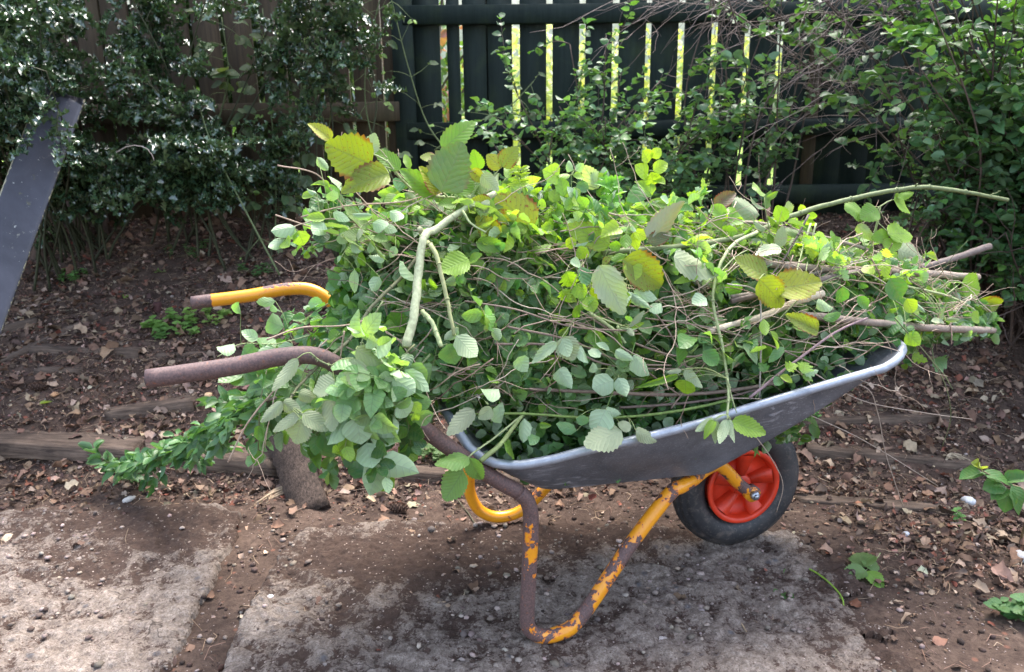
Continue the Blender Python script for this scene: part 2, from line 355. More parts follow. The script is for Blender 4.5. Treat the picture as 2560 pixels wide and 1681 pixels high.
def slab_mat():
    m, nt = mat('worn_concrete'); tc = coords(nt); at = N(nt, 'ShaderNodeAttribute', attribute_name='col')
    st = coords(nt, (1, .55, 1))
    a = noise(nt, 14, 8, .72, st, .5); b = noise(nt, 55, 6, .75, tc, .3); f = noise(nt, 220, 4, .7, tc)
    c = mixc(nt, ramp(nt, b, .35, .65), (.13, .098, .078), (.43, .36, .305))
    v = N(nt, 'ShaderNodeTexVoronoi', i_Scale=38.); nt.links.new(tc, v.inputs['Vector']); vs = N(nt, 'ShaderNodeSeparateColor', i_0=v.outputs['Color'])
    peb = ramp(nt, v.outputs['Distance'], .15, .42, 1, 0)
    c = mixc(nt, math_(nt, 'MULTIPLY', peb, ramp(nt, vs.outputs[2], .72, .76, 0, .7)), c, (.36, .29, .25))
    c = mixc(nt, math_(nt, 'MULTIPLY', peb, ramp(nt, vs.outputs[1], .9, .92, 0, .9)), c, (.10, .10, .11))
    c = mixc(nt, ramp(nt, f, .50, .62, 0, .75), c, (.11, .085, .07)); c = mixc(nt, ramp(nt, noise(nt, 120, 4, .7, tc, .4), .53, .6, 0, .6), c, (.13, .10, .085))
    # soil trodden over the slab: painted extent (attribute) broken by noise
    dm = math_(nt, 'ADD', math_(nt, 'ADD', at.outputs['Fac'], math_(nt, 'MULTIPLY', math_(nt, 'SUBTRACT', a, .5), 1.5)), math_(nt, 'MULTIPLY', math_(nt, 'SUBTRACT', b, .5), 2.0))
    dm = math_(nt, 'ADD', dm, math_(nt, 'MULTIPLY', math_(nt, 'SUBTRACT', noise(nt, 130, 4, .7, tc), .5), 1.2))
    dirt = math_(nt, 'MAXIMUM', ramp(nt, dm, .46, .60), ramp(nt, dm, .1, .75, 0, .75))
    soilc = mixc(nt, ramp(nt, b, .3, .7), (.035, .021, .016), (.085, .055, .042))
    v3 = N(nt, 'ShaderNodeTexVoronoi', i_Scale=120.); nt.links.new(tc, v3.inputs['Vector']); vs3 = N(nt, 'ShaderNodeSeparateColor', i_0=v3.outputs['Color'])
    soilc = mixc(nt, math_(nt, 'MULTIPLY', ramp(nt, v3.outputs['Distance'], .15, .3, 1, 0), ramp(nt, vs3.outputs[0], .85, .88)), soilc, (.42, .34, .3))
    v4 = N(nt, 'ShaderNodeTexVoronoi', i_Scale=3.2); v4.feature = 'DISTANCE_TO_EDGE'; dv = N(nt, 'ShaderNodeVectorMath'); dv.operation = 'ADD'; nt.links.new(tc, dv.inputs[0]); nzc = N(nt, 'ShaderNodeTexNoise', i_Scale=9.); nt.links.new(tc, nzc.inputs['Vector']); sc4 = N(nt, 'ShaderNodeVectorMath'); sc4.operation = 'SCALE'; sc4.inputs['Scale'].default_value = .22; nt.links.new(nzc.outputs['Color'], sc4.inputs[0]); nt.links.new(sc4.outputs[0], dv.inputs[1]); nt.links.new(dv.outputs[0], v4.inputs['Vector'])
    crack = math_(nt, 'MULTIPLY', ramp(nt, v4.outputs['Distance'], .002, .010, 1, 0), ramp(nt, noise(nt, 4, 2, .5, tc), .52, .56)); c = mixc(nt, math_(nt, 'MULTIPLY', crack, .75), c, (.035, .025, .02))
    c = mixc(nt, dirt, c, soilc)
    h = math_(nt, 'ADD', math_(nt, 'MULTIPLY', peb, .35), math_(nt, 'ADD', math_(nt, 'MULTIPLY', b, .9), math_(nt, 'MULTIPLY', f, .35)))
    out(nt, princ(nt, c, .92, 0, .2, h, 1., .012).outputs[0]); return m
M['slab'] = slab_mat()
# barrow materials
def paint_mat(name, rustiness):
    m, nt = mat(name); tc = coords(nt)
    n1 = noise(nt, 16, 5, .62, tc, .3); n2 = noise(nt, 90, 4, .6, tc); n3 = noise(nt, 240, 4, .7, tc)
    at = N(nt, 'ShaderNodeAttribute', attribute_name='col')
    k = math_(nt, 'ADD', math_(nt, 'ADD', n1, at.outputs['Fac']), math_(nt, 'MULTIPLY', math_(nt, 'SUBTRACT', n2, .5), .25))
    rf = ramp(nt, k, 1.03 - rustiness, 1.045 - rustiness); edge = math_(nt, 'MULTIPLY', ramp(nt, k, 1.0 - rustiness, 1.03 - rustiness), math_(nt, 'SUBTRACT', 1., rf))
    yel = mixc(nt, ramp(nt, n2, .4, .7, 0, .35), (.68, .27, .012), (.55, .19, .01))
    yel = mixc(nt, edge, yel, (.62, .16, .02))
    rust = mixc(nt, ramp(nt, n3, .35, .65), (.06, .036, .034), (.14, .08, .07)); rust = mixc(nt, ramp(nt, n2, .6, .72, 0, .6), rust, (.25, .08, .03))
    c = mixc(nt, rf, yel, rust)
    ro = math_(nt, 'ADD', math_(nt, 'MULTIPLY', rf, .38), .3)
    h = math_(nt, 'ADD', math_(nt, 'MULTIPLY', rf, -.6), math_(nt, 'MULTIPLY', n3, .5))
    p = princ(nt, c, ro, 0, .5, h, .6, .0015); out(nt, p.outputs[0]); return m
M['paint'] = paint_mat('flaking_yellow_paint', 0.)
def galv_mat():
    m, nt = mat('galvanised_steel'); tc = coords(nt); st = coords(nt, (2.2, 1, 9))
    n1 = noise(nt, 7, 5, .65, tc); n2 = noise(nt, 260, 3, .6, tc); n3 = noise(nt, 7, 4, .55, st, 1.4); n4 = noise(nt, 35, 5, .7, tc, .5)
    c = mixc(nt, ramp(nt, n1, .35, .7), (.10, .104, .118), (.20, .205, .23))
    c = mixc(nt, ramp(nt, n2, .56, .64, 0, .3), c, (.36, .37, .4))
    sc = math_(nt, 'MULTIPLY', math_(nt, 'MULTIPLY', ramp(nt, n3, .55, .63), ramp(nt, n4, .38, .55)), ramp(nt, noise(nt, 3.5, 2, .5, tc), .46, .60))
    c = mixc(nt, math_(nt, 'MULTIPLY', sc, .8), c, (.5, .51, .56))
    c = mixc(nt, ramp(nt, n4, .62, .75, 0, .5), c, (.055, .048, .045))
    at = N(nt, 'ShaderNodeAttribute', attribute_name='col')
    c = mixc(nt, at.outputs['Fac'], c, mixc(nt, ramp(nt, n4, .3, .7), (.38, .41, .46), (.24, .26, .30)))
    out(nt, princ(nt, c, ramp(nt, n4, .3, .7, .38, .6), .45, .5, n4, .15, .001).outputs[0]); return m
M['galv'] = galv_mat()
def simple(name, c, rough, metal=0., bs=60, var=.3, dark=.5, bstr=.2):
    m, nt = mat(name); tc = coords(nt); n = noise(nt, bs, 5, .65, tc)
    cc = mixc(nt, ramp(nt, n, .35, .75, 0, var), c, tuple(x * dark for x in c))
    out(nt, princ(nt, cc, rough, metal, .5, n, bstr, .001).outputs[0]); return m
M['rim'] = simple('red_plastic', (.62, .035, .008), .5, 0, 30, .6, .4)
def tyre_mat():
    m, nt = mat('tyre_rubber'); tc = coords(nt); n = noise(nt, 9, 5, .65, tc); n2 = noise(nt, 120, 3, .6, tc)
    c = mixc(nt, ramp(nt, n, .45, .75), (.016, .016, .018), (.05, .045, .045)); c = mixc(nt, ramp(nt, n2, .56, .68, 0, .5), c, (.12, .095, .08)); c = mixc(nt, ramp(nt, noise(nt, 26, 5, .7, tc), .54, .66, 0, .5), c, (.11, .085, .07))
    out(nt, princ(nt, c, .58, 0, .5, n2, .2, .001).outputs[0]); return m
M['rubber'] = tyre_mat()
M['zinc'] = simple('zinc_bolt', (.4, .42, .46), .4, .8)
def board_mat():
    m, nt = mat('black_painted_board'); tc = coords(nt); n = noise(nt, 4, 6, .7, tc, .4); f = noise(nt, 60, 5, .7, tc)
    c = mixc(nt, ramp(nt, n, .35, .7), (.018, .018, .025), (.048, .048, .063))
    at = N(nt, 'ShaderNodeAttribute', attribute_name='col')
    e = ramp(nt, math_(nt, 'ADD', at.outputs['Fac'], math_(nt, 'MULTIPLY', math_(nt, 'SUBTRACT', f, .5), .9)), .55, .62)
    c = mixc(nt, e, c, (.33, .30, .19)); c = mixc(nt, ramp(nt, f, .67, .70, 0, .8), c, (.36, .36, .32)); c = mixc(nt, ramp(nt, noise(nt, 22, 6, .75, tc, 1.), .62, .66, 0, .6), c, (.20, .19, .15))
    n5 = noise(nt, 11, 4, .6, tc); c = mixc(nt, ramp(nt, n5, .66, .72, 0, .8), c, (.10, .095, .03))
    out(nt, princ(nt, c, ramp(nt, n, .3, .7, .42, .6), 0, .45, f, .25, .002).outputs[0]); return m
M['board'] = board_mat()
def lawn_mat(name, a, b, sc=40):
    m, nt = mat(name); n = noise(nt, sc, 5, .7, coords(nt)); out(nt, princ(nt, mixc(nt, ramp(nt, n, .35, .7), a, b), .9, 0, .2, n, .5, .02).outputs[0]); return m
M['lawn'] = lawn_mat('lawn', (.11, .2, .03), (.22, .3, .06)); M['wall'] = lawn_mat('pale_render', (.30, .30, .22), (.45, .43, .36), 12)
M['cutwood'] = simple('fresh_cut_wood', (.62, .48, .30), .7, 0, 150, .4, .6)
# ================================================================== THE SETTING
def gh(x, y):
    """height of the yard: flat where the slabs lie, then a bank up to the fence"""
    x = np.asarray(x, float); y = np.asarray(y, float)
    s = np.clip((y - 2.3) / 1.3, 0, 1.05)
    z = .70 * s ** 1.12
    amp = np.clip((y - 1.9) / .5, .25, 1)
    return z + (fbm(x * 3.1, y * 3.1, 3) - .47) * .07 * amp + (fbm(x * 14, y * 14, 9) - .47) * .022 * np.clip(amp, .35, 1) - .016
def grid_sheet(name, xs, ys, zf, m, colf=None, kind='structure'):
    X, Y = np.meshgrid(xs, ys); Z = zf(X, Y); nx, ny = len(xs), len(ys)
    V = np.stack([X.ravel(), Y.ravel(), Z.ravel()], 1)
    i = (np.arange(ny - 1)[:, None] * nx + np.arange(nx - 1)).ravel()
    q = np.stack([i, i + 1, i + nx + 1, i + nx], 1)
    mb = MB(); mb.add(V, q, None, None, None if colf is None else colf(X.ravel(), Y.ravel())); o = mb.build(name, m); o['kind'] = kind; return o
SLAB_A = np.array([(-1.75, 2.17), (-1.35, 2.155), (-.90, 2.185), (-.80, 2.13), (-.775, 2.0), (-.755, 1.72), (-.728, 1.41), (-.70, .8), (-1.75, .8)])
SLAB_B = np.array([(-.60, 2.03), (-.30, 2.07), (.1, 2.05), (.45, 2.02), (.78, 1.99), (.86, 1.7), (.84, 1.3), (.8, .8), (-.60, .8), (-.628, 1.41), (-.65, 1.6), (-.640, 1.88)])
def sdist(P, x, y):
    """signed distance to a polygon, positive inside"""
    x = np.asarray(x, float); y = np.asarray(y, float)
    d = np.full(x.shape, 1e9); ins = np.zeros(x.shape, bool)
    for i in range(len(P)):
        a, b = P[i], P[(i + 1) % len(P)]; e = b - a; t = np.clip(((x - a[0]) * e[0] + (y - a[1]) * e[1]) / (e @ e), 0, 1)
        d = np.minimum(d, np.hypot(x - a[0] - t * e[0], y - a[1] - t * e[1]))
        c = ((a[1] > y) != (b[1] > y)); xc = a[0] + (y - a[1]) / (b[1] - a[1] + 1e-12) * e[0]; ins ^= c & (x < xc)
    return np.where(ins, d, -d)
def ground_z(X, Y):
    z = gh(X, Y)
    s = np.maximum(sdist(SLAB_A, X, Y), sdist(SLAB_B, X, Y)); z = np.where(s > -.02, np.minimum(z, -.012), z)
    dA = sdist(SLAB_A, X, Y); dB = sdist(SLAB_B, X, Y); gap = (Y < 1.95) & (X > -.86) & (X < -.56)
    z = np.where(gap, np.minimum(z, -.016 + .006 * (fbm(X * 25, Y * 25, 5) - .5)), z)
    z = np.where(Y > 3.75, .70 - .0 * X, z)
    return z
def spread(a, b, step, lo, hi):
    c = list(np.arange(a, b, step)); s = step; x = c[-1]
    while x < hi: s *= 1.5; x += s; c.append(min(x, hi))
    s = step; x = c[0]; pre = []
    while x > lo: s *= 1.5; x -= s; pre.append(max(x, lo))
    return np.array(pre[::-1] + c)
grid_sheet('ground', spread(-2.3, 2.7, .0125, -60, 60), spread(1.2, 3.8, .0125, -40, 120), ground_z, M['soil'])
def slab(P, res, dirtf, seed, name):
    lo, hi = P.min(0), P.max(0); lo = np.maximum(lo, [-1.6, 1.1]); xs = np.arange(lo[0] - .02, hi[0] + .02, res); ys = np.arange(lo[1], hi[1] + .02, res)
    X, Y = np.meshgrid(xs, ys); d = sdist(P, X, Y) + (fbm(X * 14, Y * 14, seed) - .5) * (.03 if seed == 21 else .03 + .30 * np.clip((X - .5) / .25, 0, 1)) + (fbm(X * 70, Y * 70, seed + 5) - .5) * .012
    Z = .002 + (fbm(X * 5, Y * 5, seed) - .48) * .022 + (fbm(X * 24, Y * 24, seed + 1) - .48) * .026 + (fbm(X * 70, Y * 70, seed + 2) - .48) * .010
    pit = np.clip((fbm(X * 7, Y * 7, seed + 8) - .5) * 8, 0, 1); Z -= pit * (fbm(X * 40, Y * 40, seed + 3)) * .016
    Z += np.where(d < .03, -(.03 - d) ** 2 * 12, 0); Z = np.where(d < res * 1.2, -.045, Z)
    D = np.clip(dirtf(X, Y) - np.clip(((fbm(X * 24, Y * 24, seed + 1) - .48) * .034 + (fbm(X * 70, Y * 70, seed + 2) - .48) * .024) * 26, -.3, .35), 0, 1)
    nx, ny = len(xs), len(ys); i = (np.arange(ny - 1)[:, None] * nx + np.arange(nx - 1)).ravel()
    q = np.stack([i, i + 1, i + nx + 1, i + nx], 1); keep = (d.ravel()[q] > -res * .5).all(1); q = q[keep]
    us = np.unique(q); mp = np.zeros(nx * ny, int); mp[us] = np.arange(len(us))
    V = np.stack([X.ravel(), Y.ravel(), Z.ravel()], 1)[us]; dd = D.ravel()[us]
    mb = MB(); mb.add(V, mp[q], None, None, np.stack([dd, dd, dd, np.ones_like(dd)], 1)); o = mb.build(name, M['slab']); o['kind'] = 'structure'; return o
def blobs(X, Y, L, base):
    D = np.full(X.shape, base)
    for (cx, cy, rx, ry, a) in L: D = D + a * np.exp(-((X - cx) / rx) ** 2 - ((Y - cy) / ry) ** 2)
    return np.clip(D, 0, 1)
slab(SLAB_A, .005, lambda X, Y: blobs(X, Y, [(-1.0, 2.08, .28, .12, .6), (-1.3, 1.62, .16, .2, -.05), (-.95, 1.93, .16, .10, .3), (-1.15, 1.82, .15, .08, .3), (-1.4, 2.1, .3, .07, .2), (-.85, 2.16, .07, .04, -.7), (-.95, 1.5, .25, .12, -.25), (-.80, 1.75, .05, .2, -.2)], .42), 21, 'paving_slab')
slab(SLAB_B, .005, lambda X, Y: blobs(X, Y, [(-.3, 1.85, .34, .15, .75), (-.45, 1.63, .07, .09, -.2), (-.58, 1.62, .06, .08, -.7), (.05, 2.0, .3, .1, .6), (-.35, 1.58, .2, .05, .3), (.7, 1.95, .09, .06, -.3), (.42, 1.75, .22, .10, -.15), (.0, 1.66, .2, .06, -.15), (.45, 1.45, .14, .1, -.1), (.35, 1.98, .2, .06, .4), (.86, 1.55, .12, .4, .55), (-.5, 1.45, .09, .08, .15)], .37), 43, 'paving_slab')
# garden beyond the fence
grid_sheet('lawn', np.linspace(-14, 16, 40), np.linspace(3.95, 24, 30), lambda X, Y: .72 + .03 * fbm(X, Y, 2), M['lawn'])
mb = MB(); box(mb, (1, 13.0, 1.9), (13, .12, 1.25)); wl = mb.build('garden_wall', M['wall'], smooth=False)
tag(wl, 'pale rendered wall of the neighbouring garden glimpsed through the fence gaps', 'wall')
# ================================================================== FENCES
FY = 3.6
def fence(name, label, m, xs, zlo, zhi, bw_, jit, rails, seedt, tilt=0.):
    root = empty(name, (xs[0], FY, .65)); tag(root, label, 'fence')
    ox, oy, oz = root.location
    for i, x in enumerate(xs):
        b = MB(); w_ = bw_[i] if hasattr(bw_, '__len__') else bw_
        a = (random.random() - .5) * tilt; rot = np.array([[math.cos(a), 0, math.sin(a)], [0, 1, 0], [-math.sin(a), 0, math.cos(a)]])
        h = (zhi - zlo) / 2
        box(b, (x + (random.random() - .5) * jit, FY + .022, (zhi + zlo) / 2 + (random.random() - .5) * .02), (w_ / 2, .009, h), rot, .003)
        b.build('board', m, root, smooth=False)
    for (z0, z1, xa, xb, yy) in rails:
        b = MB(); box(b, ((xa + xb) / 2, yy, (z0 + z1) / 2), ((xb - xa) / 2, .020, (z1 - z0) / 2), None, .004)
        b.build('rail', m, root, smooth=False)
    return root
gx = [-.355, -.24, -.145, .0 - .04] + [.1035 + .143 * i for i in range(0, 9)] + [1.42 + .1205 * i for i in range(14)]
gwid = [.118, .055, .108, .112] + [.115] * 9 + [.1195] * 14
gf = fence('green_fence', 'dark green painted picket fence of wide boards with bright gaps', M['green_paint'], gx, .66, 1.86, gwid, .004,
      [(1.512, 1.590, -.45, 3.0, FY - .012), (1.040, 1.112, -.45, 3.0, FY - .012), (.74, .825, -.45, 3.0, FY - .012)], 1)
b = MB(); box(b, (-.455, FY + .025, 1.28), (.045, .05, .68), None, .006); b.build('post', M['green_paint'], gf, smooth=False)
b = MB(); box(b, (1.335, FY + .035, 1.2), (.026, .03, .60), None, .006); b.build('post', M['brown_fence'], gf, smooth=False)
bx = [-3.4 + .132 * i for i in range(22)] + [-.508]
bf = fence('brown_fence', 'brown weathered board fence in deep shade behind the holly', M['brown_fence'], bx, .5, 1.95, [.112 if i % 3 else .10 for i in range(22)] + [.062], .018,
      [(1.118, 1.202, -3.5, -.48, FY - .012), (1.72, 1.80, -3.5, -.48, FY - .012)], 2, .05)
b = MB(); box(b, (-.585, FY + .05, 1.25), (.028, .03, .70), None, .006); b.build('post', M['brown_fence'], bf, smooth=False)
def gz0(x, y): return float(ground_z(np.array([x]), np.array([y]))[0])
# ================================================================== BUSHES
def grow(mb, p0, d0, length, r0, seg=10, wob=.25, droop=0., col=(.10, .075, .055), sides=5, r1=.3):
    P = [np.array(p0, float)]; d = np.array(d0, float); d /= np.linalg.norm(d)
    for i in range(seg):
        d = d + rng.normal(size=3) * wob * .5 + np.array([0, 0, -droop]); d /= np.linalg.norm(d)
        P.append(P[-1] + d * length / seg)
    P = np.array(P); tube(mb, P, np.linspace(r0, r0 * r1, len(P)), sides, col=col); return P
def leaves_along(mb, P, kind, step, ln, asp, colf, start=.15, spread_=.9, pairs=True, jit=.35):
    """opposite leaves down a shoot"""
    L = np.concatenate([[0], np.cumsum(np.linalg.norm(np.diff(P, axis=0), axis=1))]); tot = L[-1]
    s = np.arange(tot * start, tot, step); s = np.append(s, tot)
    pos = np.stack([np.interp(s, L, P[:, k]) for k in range(3)], 1); T = np.gradient(pos, axis=0) if len(s) > 1 else np.array([P[-1] - P[0]])
    T /= np.linalg.norm(T, axis=1)[:, None] + 1e-9
    up = np.array([0, 0, 1.]); side = np.cross(T, up); side /= np.linalg.norm(side, axis=1)[:, None] + 1e-6
    for sg in ((-1, 1) if pairs else (1,)):
        n = len(s); sgn = sg if pairs else np.where(np.arange(n) % 2, 1, -1)[:, None]
        X = side * sgn * spread_ + T * .5 + rng.normal(size=(n, 3)) * jit; Z = up + rng.normal(size=(n, 3)) * jit * 1.3
        l = ln * (.65 + .55 * rng.random(n)); put_leaves(mb, kind, pos + X * .004, X, Z, l, l * asp * (.85 + .3 * rng.random(n)), colf(n))
def shrub(name, label, cat, base, stems, kind, m, colf, leaf, asp, step, target, twigcol=(.09, .065, .05), sub=5, sublen=.3, wob=.25, group=None, stemr=.006, lean=0., leafed=1., lowest=.3):
    """a shrub: bare woody stems (one part) carrying leafy side shoots (foliage part). target(n)->points the stems head for"""
    root = empty(name, base); tag(root, label, cat, group); st = MB(); fo = MB(); B = np.array(base, float)
    for i, T in enumerate(target(stems)):
        p0 = B + np.array([rng.normal() * .08, rng.normal() * .05, 0]); p0[2] = float(ground_z(p0[0], p0[1])) - .01
        mid = (p0 + T) / 2 + np.array([rng.normal() * .08, rng.normal() * .05, .12]); P = smooth_path([p0, (p0 * .6 + mid * .4) + rng.normal(size=3) * .02, mid, T], 5)
        tube(st, P, np.linspace(stemr, stemr * .35, len(P)), 5, col=np.array(twigcol) * (.7 + .6 * random.random()))
        for k in range(sub):
            j = int(len(P) * (lowest + (.98 - lowest) * random.random())); d = (P[min(j + 1, len(P) - 1)] - P[j - 1]); d /= np.linalg.norm(d) + 1e-9
            d = d + rng.normal(size=3) * .8 + np.array([0, -.25, .1 - lean])
            Q = grow(st, P[j], d, sublen * (.5 + .8 * random.random()), stemr * .35, 6, wob, .06, np.array(twigcol) * (.7 + .6 * random.random()), 4)
            if random.random() < leafed: leaves_along(fo, Q, kind, step, leaf, asp, colf)
    st.build('stems', M['stem'], root); 
    if fo.n: fo.build('foliage', m, root)
    return root
def pts(x0, x1, y0, y1, z0, z1):
    return lambda n: np.stack([rng.uniform(x0, x1, n), rng.uniform(y0, y1, n), rng.uniform(z0, z1, n)], 1)
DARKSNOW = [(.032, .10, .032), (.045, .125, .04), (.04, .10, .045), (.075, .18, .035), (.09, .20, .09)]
# holly: spiny glossy leaves, several bushes across the left
holly_spec = [((-1.95, 3.42), (-2.4, -1.6, 2.75, 3.3, 1.12, 1.9), 23, 'holly bush with glossy spiny leaves at the left edge above the black board'),
              ((-1.9, 3.3), (-1.85, -1.45, 2.6, 2.85, 1.2, 1.5), 7, 'forward holly spray overlapping the top end of the black board'),
              ((-1.25, 3.35), (-1.62, -1.25, 3.0, 3.4, 1.1, 1.5), 4, 'holly bush with an arching spray of spiny leaves in front of the brown fence'),
              ((-1.15, 3.42), (-1.45, -.9, 3.05, 3.4, .90, 1.02), 9, 'low glossy holly clump at the foot of the brown fence'),
              ((-1.75, 3.42), (-1.95, -1.3, 3.1, 3.35, .84, 1.0), 9, 'low dark holly growing out beside the leaning stakes'),
              ((-1.5, 3.45), (-1.65, -.45, 3.0, 3.4, 1.66, 1.85), 6, 'arching holly branches trailing across the top of the brown fence'),
              ((-.72, 3.4), (-.85, -.5, 3.1, 3.45, 1.5, 1.9), 4, 'thin holly mixed with vines near the join of the two fences')]
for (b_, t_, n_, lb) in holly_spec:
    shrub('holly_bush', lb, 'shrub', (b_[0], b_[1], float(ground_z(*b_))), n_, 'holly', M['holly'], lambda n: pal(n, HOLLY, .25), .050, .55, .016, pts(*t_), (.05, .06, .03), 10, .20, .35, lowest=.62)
# unseen holly tree, added so its crown above the view shades the fence
tr = empty('shade_holly_tree', (-2.7, 3.2, .6)); tag(tr, 'unseen tall holly tree added at far left so its crown shades the brown fence', 'tree')
t_ = MB(); tube(t_, smooth_path([(-2.7, 3.2, .55), (-2.6, 3.25, 1.4), (-2.4, 3.3, 2.2), (-2.2, 3.4, 3.0)]), np.linspace(.06, .025, 19), 8, rough=.15)
for k in range(14): grow(t_, (-2.5 + .02 * k, 3.3, 1.6 + .1 * k), (random.uniform(-.2, 1.5), random.uniform(.3, .9), .3), 1.2, .015, 8, .2)
t_.build('trunk', M['bark'], tr)
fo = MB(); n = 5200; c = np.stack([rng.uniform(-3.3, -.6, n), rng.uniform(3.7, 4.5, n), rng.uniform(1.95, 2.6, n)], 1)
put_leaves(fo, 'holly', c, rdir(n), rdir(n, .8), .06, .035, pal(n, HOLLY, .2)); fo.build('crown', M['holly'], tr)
# snowberry shrubs on the right, each its own
snow_spec = [((1.95, 2.95), (1.3, 2.05, 2.6, 3.2, 1.15, 1.85), 52, 'tall snowberry shrub with drooping sprays of oval leaves over the fence', .040),
             ((2.35, 2.85), (1.6, 2.5, 2.4, 3.0, .9, 1.8), 55, 'dense snowberry shrub filling the upper right corner', .040),
             ((2.2, 2.75), (1.75, 2.5, 2.3, 2.8, .55, 1.0), 32, 'low snowberry shrub with dark stems behind the front of the barrow', .034),
             ((.95, 3.3), (.55, 1.4, 3.0, 3.45, 1.55, 1.85), 11, 'snowberry branches hanging over the top of the green fence', .034),
             ((.35, 3.3), (-.15, .75, 3.05, 3.4, .85, 1.5), 22, 'young snowberry shrub with small round leaves in front of the green fence', .030),
             ((.55, 3.3), (.2, .8, 3.0, 3.4, .75, 1.12), 16, 'snowberry thicket of small dark leaves below the middle rail', .030),
             ((1.65, 3.1), (1.6, 2.0, 2.8, 3.2, .65, 1.15), 16, 'shaded snowberry shrub under the tangle of dead twigs', .028)]
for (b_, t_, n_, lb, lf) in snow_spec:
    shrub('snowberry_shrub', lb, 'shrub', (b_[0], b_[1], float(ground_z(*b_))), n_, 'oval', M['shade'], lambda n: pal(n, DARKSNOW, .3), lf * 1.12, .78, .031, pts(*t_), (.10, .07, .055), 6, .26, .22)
# tangle of dead twigs
root = empty('dead_shrub', (1.9, 3.1, gz0(1.9, 3.1))); tag(root, 'tangled dead shrub of bare brown twigs arching across the green fence', 'shrub'); st = MB()
for i in range(9):
    p0 = np.array([1.85 + rng.normal() * .06, 3.12 + rng.normal() * .05, gz0(1.85, 3.12) - .01]); T = np.array([rng.uniform(.85, 1.6), rng.uniform(2.95, 3.35), rng.uniform(1.5, 1.9)])
    P = smooth_path([p0, (p0 + T) / 2 + np.array([.12, 0, .05]), T, T + np.array([-.3, rng.normal() * .1, .12 - .2 * random.random()])], 6); tube(st, P, np.linspace(.006, .002, len(P)), 5, col=(.10, .075, .06))
    for k in range(17):
        j = random.randint(7, len(P) - 2); Q = grow(st, P[j], np.array([-1., -.1, rng.uniform(-.5, .5)]) + rng.normal(size=3) * .35, random.uniform(.3, .8), .0017, 12, .3, .035, random.choice([(.20, .15, .13), (.26, .2, .18), (.13, .09, .075)]), 4, .4)
        for q in range(3):
            j2 = random.randint(2, 10); grow(st, Q[j2], rng.normal(size=3) + np.array([-.6, 0, -.2]), random.uniform(.06, .2), .0009, 6, .35, .02, (.24, .18, .155), 4, .5)
st.build('stems', M['stem'], root)
shrub('dead_shrub', 'low bare twiggy shrub on the bank right of the barrow front', 'shrub', (2.1, 2.7, float(ground_z(2.1, 2.7))), 16, 'oval', M['shade'],
      lambda n: pal(n, DARKSNOW), .02, .8, .1, pts(1.5, 2.4, 2.4, 2.9, .4, 1.0), (.08, .055, .045), 8, .3, .4, stemr=.006, leafed=.15)
# brambles climbing the left fence
def climber(name, label, pts_, y, seed, big=.05, n3=9, cat='vine'):
    P = smooth_path([at_y(px, py, y + dy) for px, py, dy in pts_], 8)
    root = empty(name, P[0]); tag(root, label, cat); st = MB(); fo = MB(); tube(st, P, np.linspace(.004, .0022, len(P)), 5, col=(.13, .17, .07))
    for j in np.linspace(4, len(P) - 2, n3).astype(int):
        for q in range(2):
            d = rng.normal(size=3) * .6 + np.array([(-1) ** q * .9, -.5, .1]); Q = grow(st, P[j], d, .07 + .06 * random.random(), .0014, 4, .25, .05, (.15, .2, .08), 4)
            e = Q[-1]; old = random.random() < .6
            for a in (-1.0, 0, 1.0):
                dd = (Q[-1] - Q[-2]); dd /= np.linalg.norm(dd); side = np.cross(dd, [0, 0, 1.]); X = dd * math.cos(a) + side * math.sin(a) + np.array([0, 0, -.35])
                l = (big if old else big * .55) * (.8 + .4 * random.random())
                put_leaves(fo, 'serr', e, X, np.array([rng.normal() * .4, -.7, .8]), l, l * .68, pal(1, [(.06, .11, .05), (.09, .13, .07)] if old else YOUNG, .2, .25))
    st.build('stem', M['stem'], root); fo.build('foliage', M['bramble'], root)
climber('bramble_vine', 'bramble climbing the middle of the brown fence with dull green toothed leaves', [(640, 560, -.35), (640, 400, -.25), (625, 200, -.15), (610, 20, -.12)], FY, 1, .055, 12)
climber('bramble_vine', 'leafy bramble shoot beside the post where the two fences meet', [(930, 450, -.2), (860, 300, -.18), (850, 150, -.15), (890, -30, -.12)], FY, 2, .05, 11)
climber('bramble_vine', 'long arching green bramble stem crossing the fence joint', [(1090, 400, -.3), (1000, 300, -.2), (950, 160, -.18), (905, -20, -.2)], FY, 3, .035, 6)
climber('bramble_vine', 'bramble hanging from the fence top above the spotted leaves', [(760, 330, -.2), (770, 220, -.18), (740, 90, -.15), (755, -20, -.12)], FY, 6, .045, 9)
climber('bramble_vine', 'big leaved bramble shoot on the brown boards left of the others', [(520, 470, -.25), (500, 330, -.2), (530, 180, -.15), (515, 40, -.12)], FY, 7, .06, 10)
climber('bramble_vine', 'bramble spray spreading over the middle of the brown fence', [(700, 420, -.25), (690, 300, -.2), (700, 180, -.18), (675, 60, -.15)], FY, 8, .055, 10)
climber('bramble_vine', 'thin thorny stem rising from the bank before the brown fence', [(650, 640, -.55), (560, 470, -.5), (490, 330, -.45), (450, 200, -.4)], FY, 4, .02, 3)
climber('bramble_vine', 'bramble with pale leaf tips on the dark green rail', [(1010, 350, -.2), (1080, 300, -.22), (1180, 250, -.2), (1240, 190, -.2)], FY, 5, .035, 7)
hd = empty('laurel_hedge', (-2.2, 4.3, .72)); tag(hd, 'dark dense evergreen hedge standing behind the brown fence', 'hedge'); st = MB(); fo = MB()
for k in range(16): grow(st, (-4.2 + .25 * k, 4.2, .7), (rng.normal() * .2, rng.normal() * .1, 1.), 1.5, .015, 7, .15)
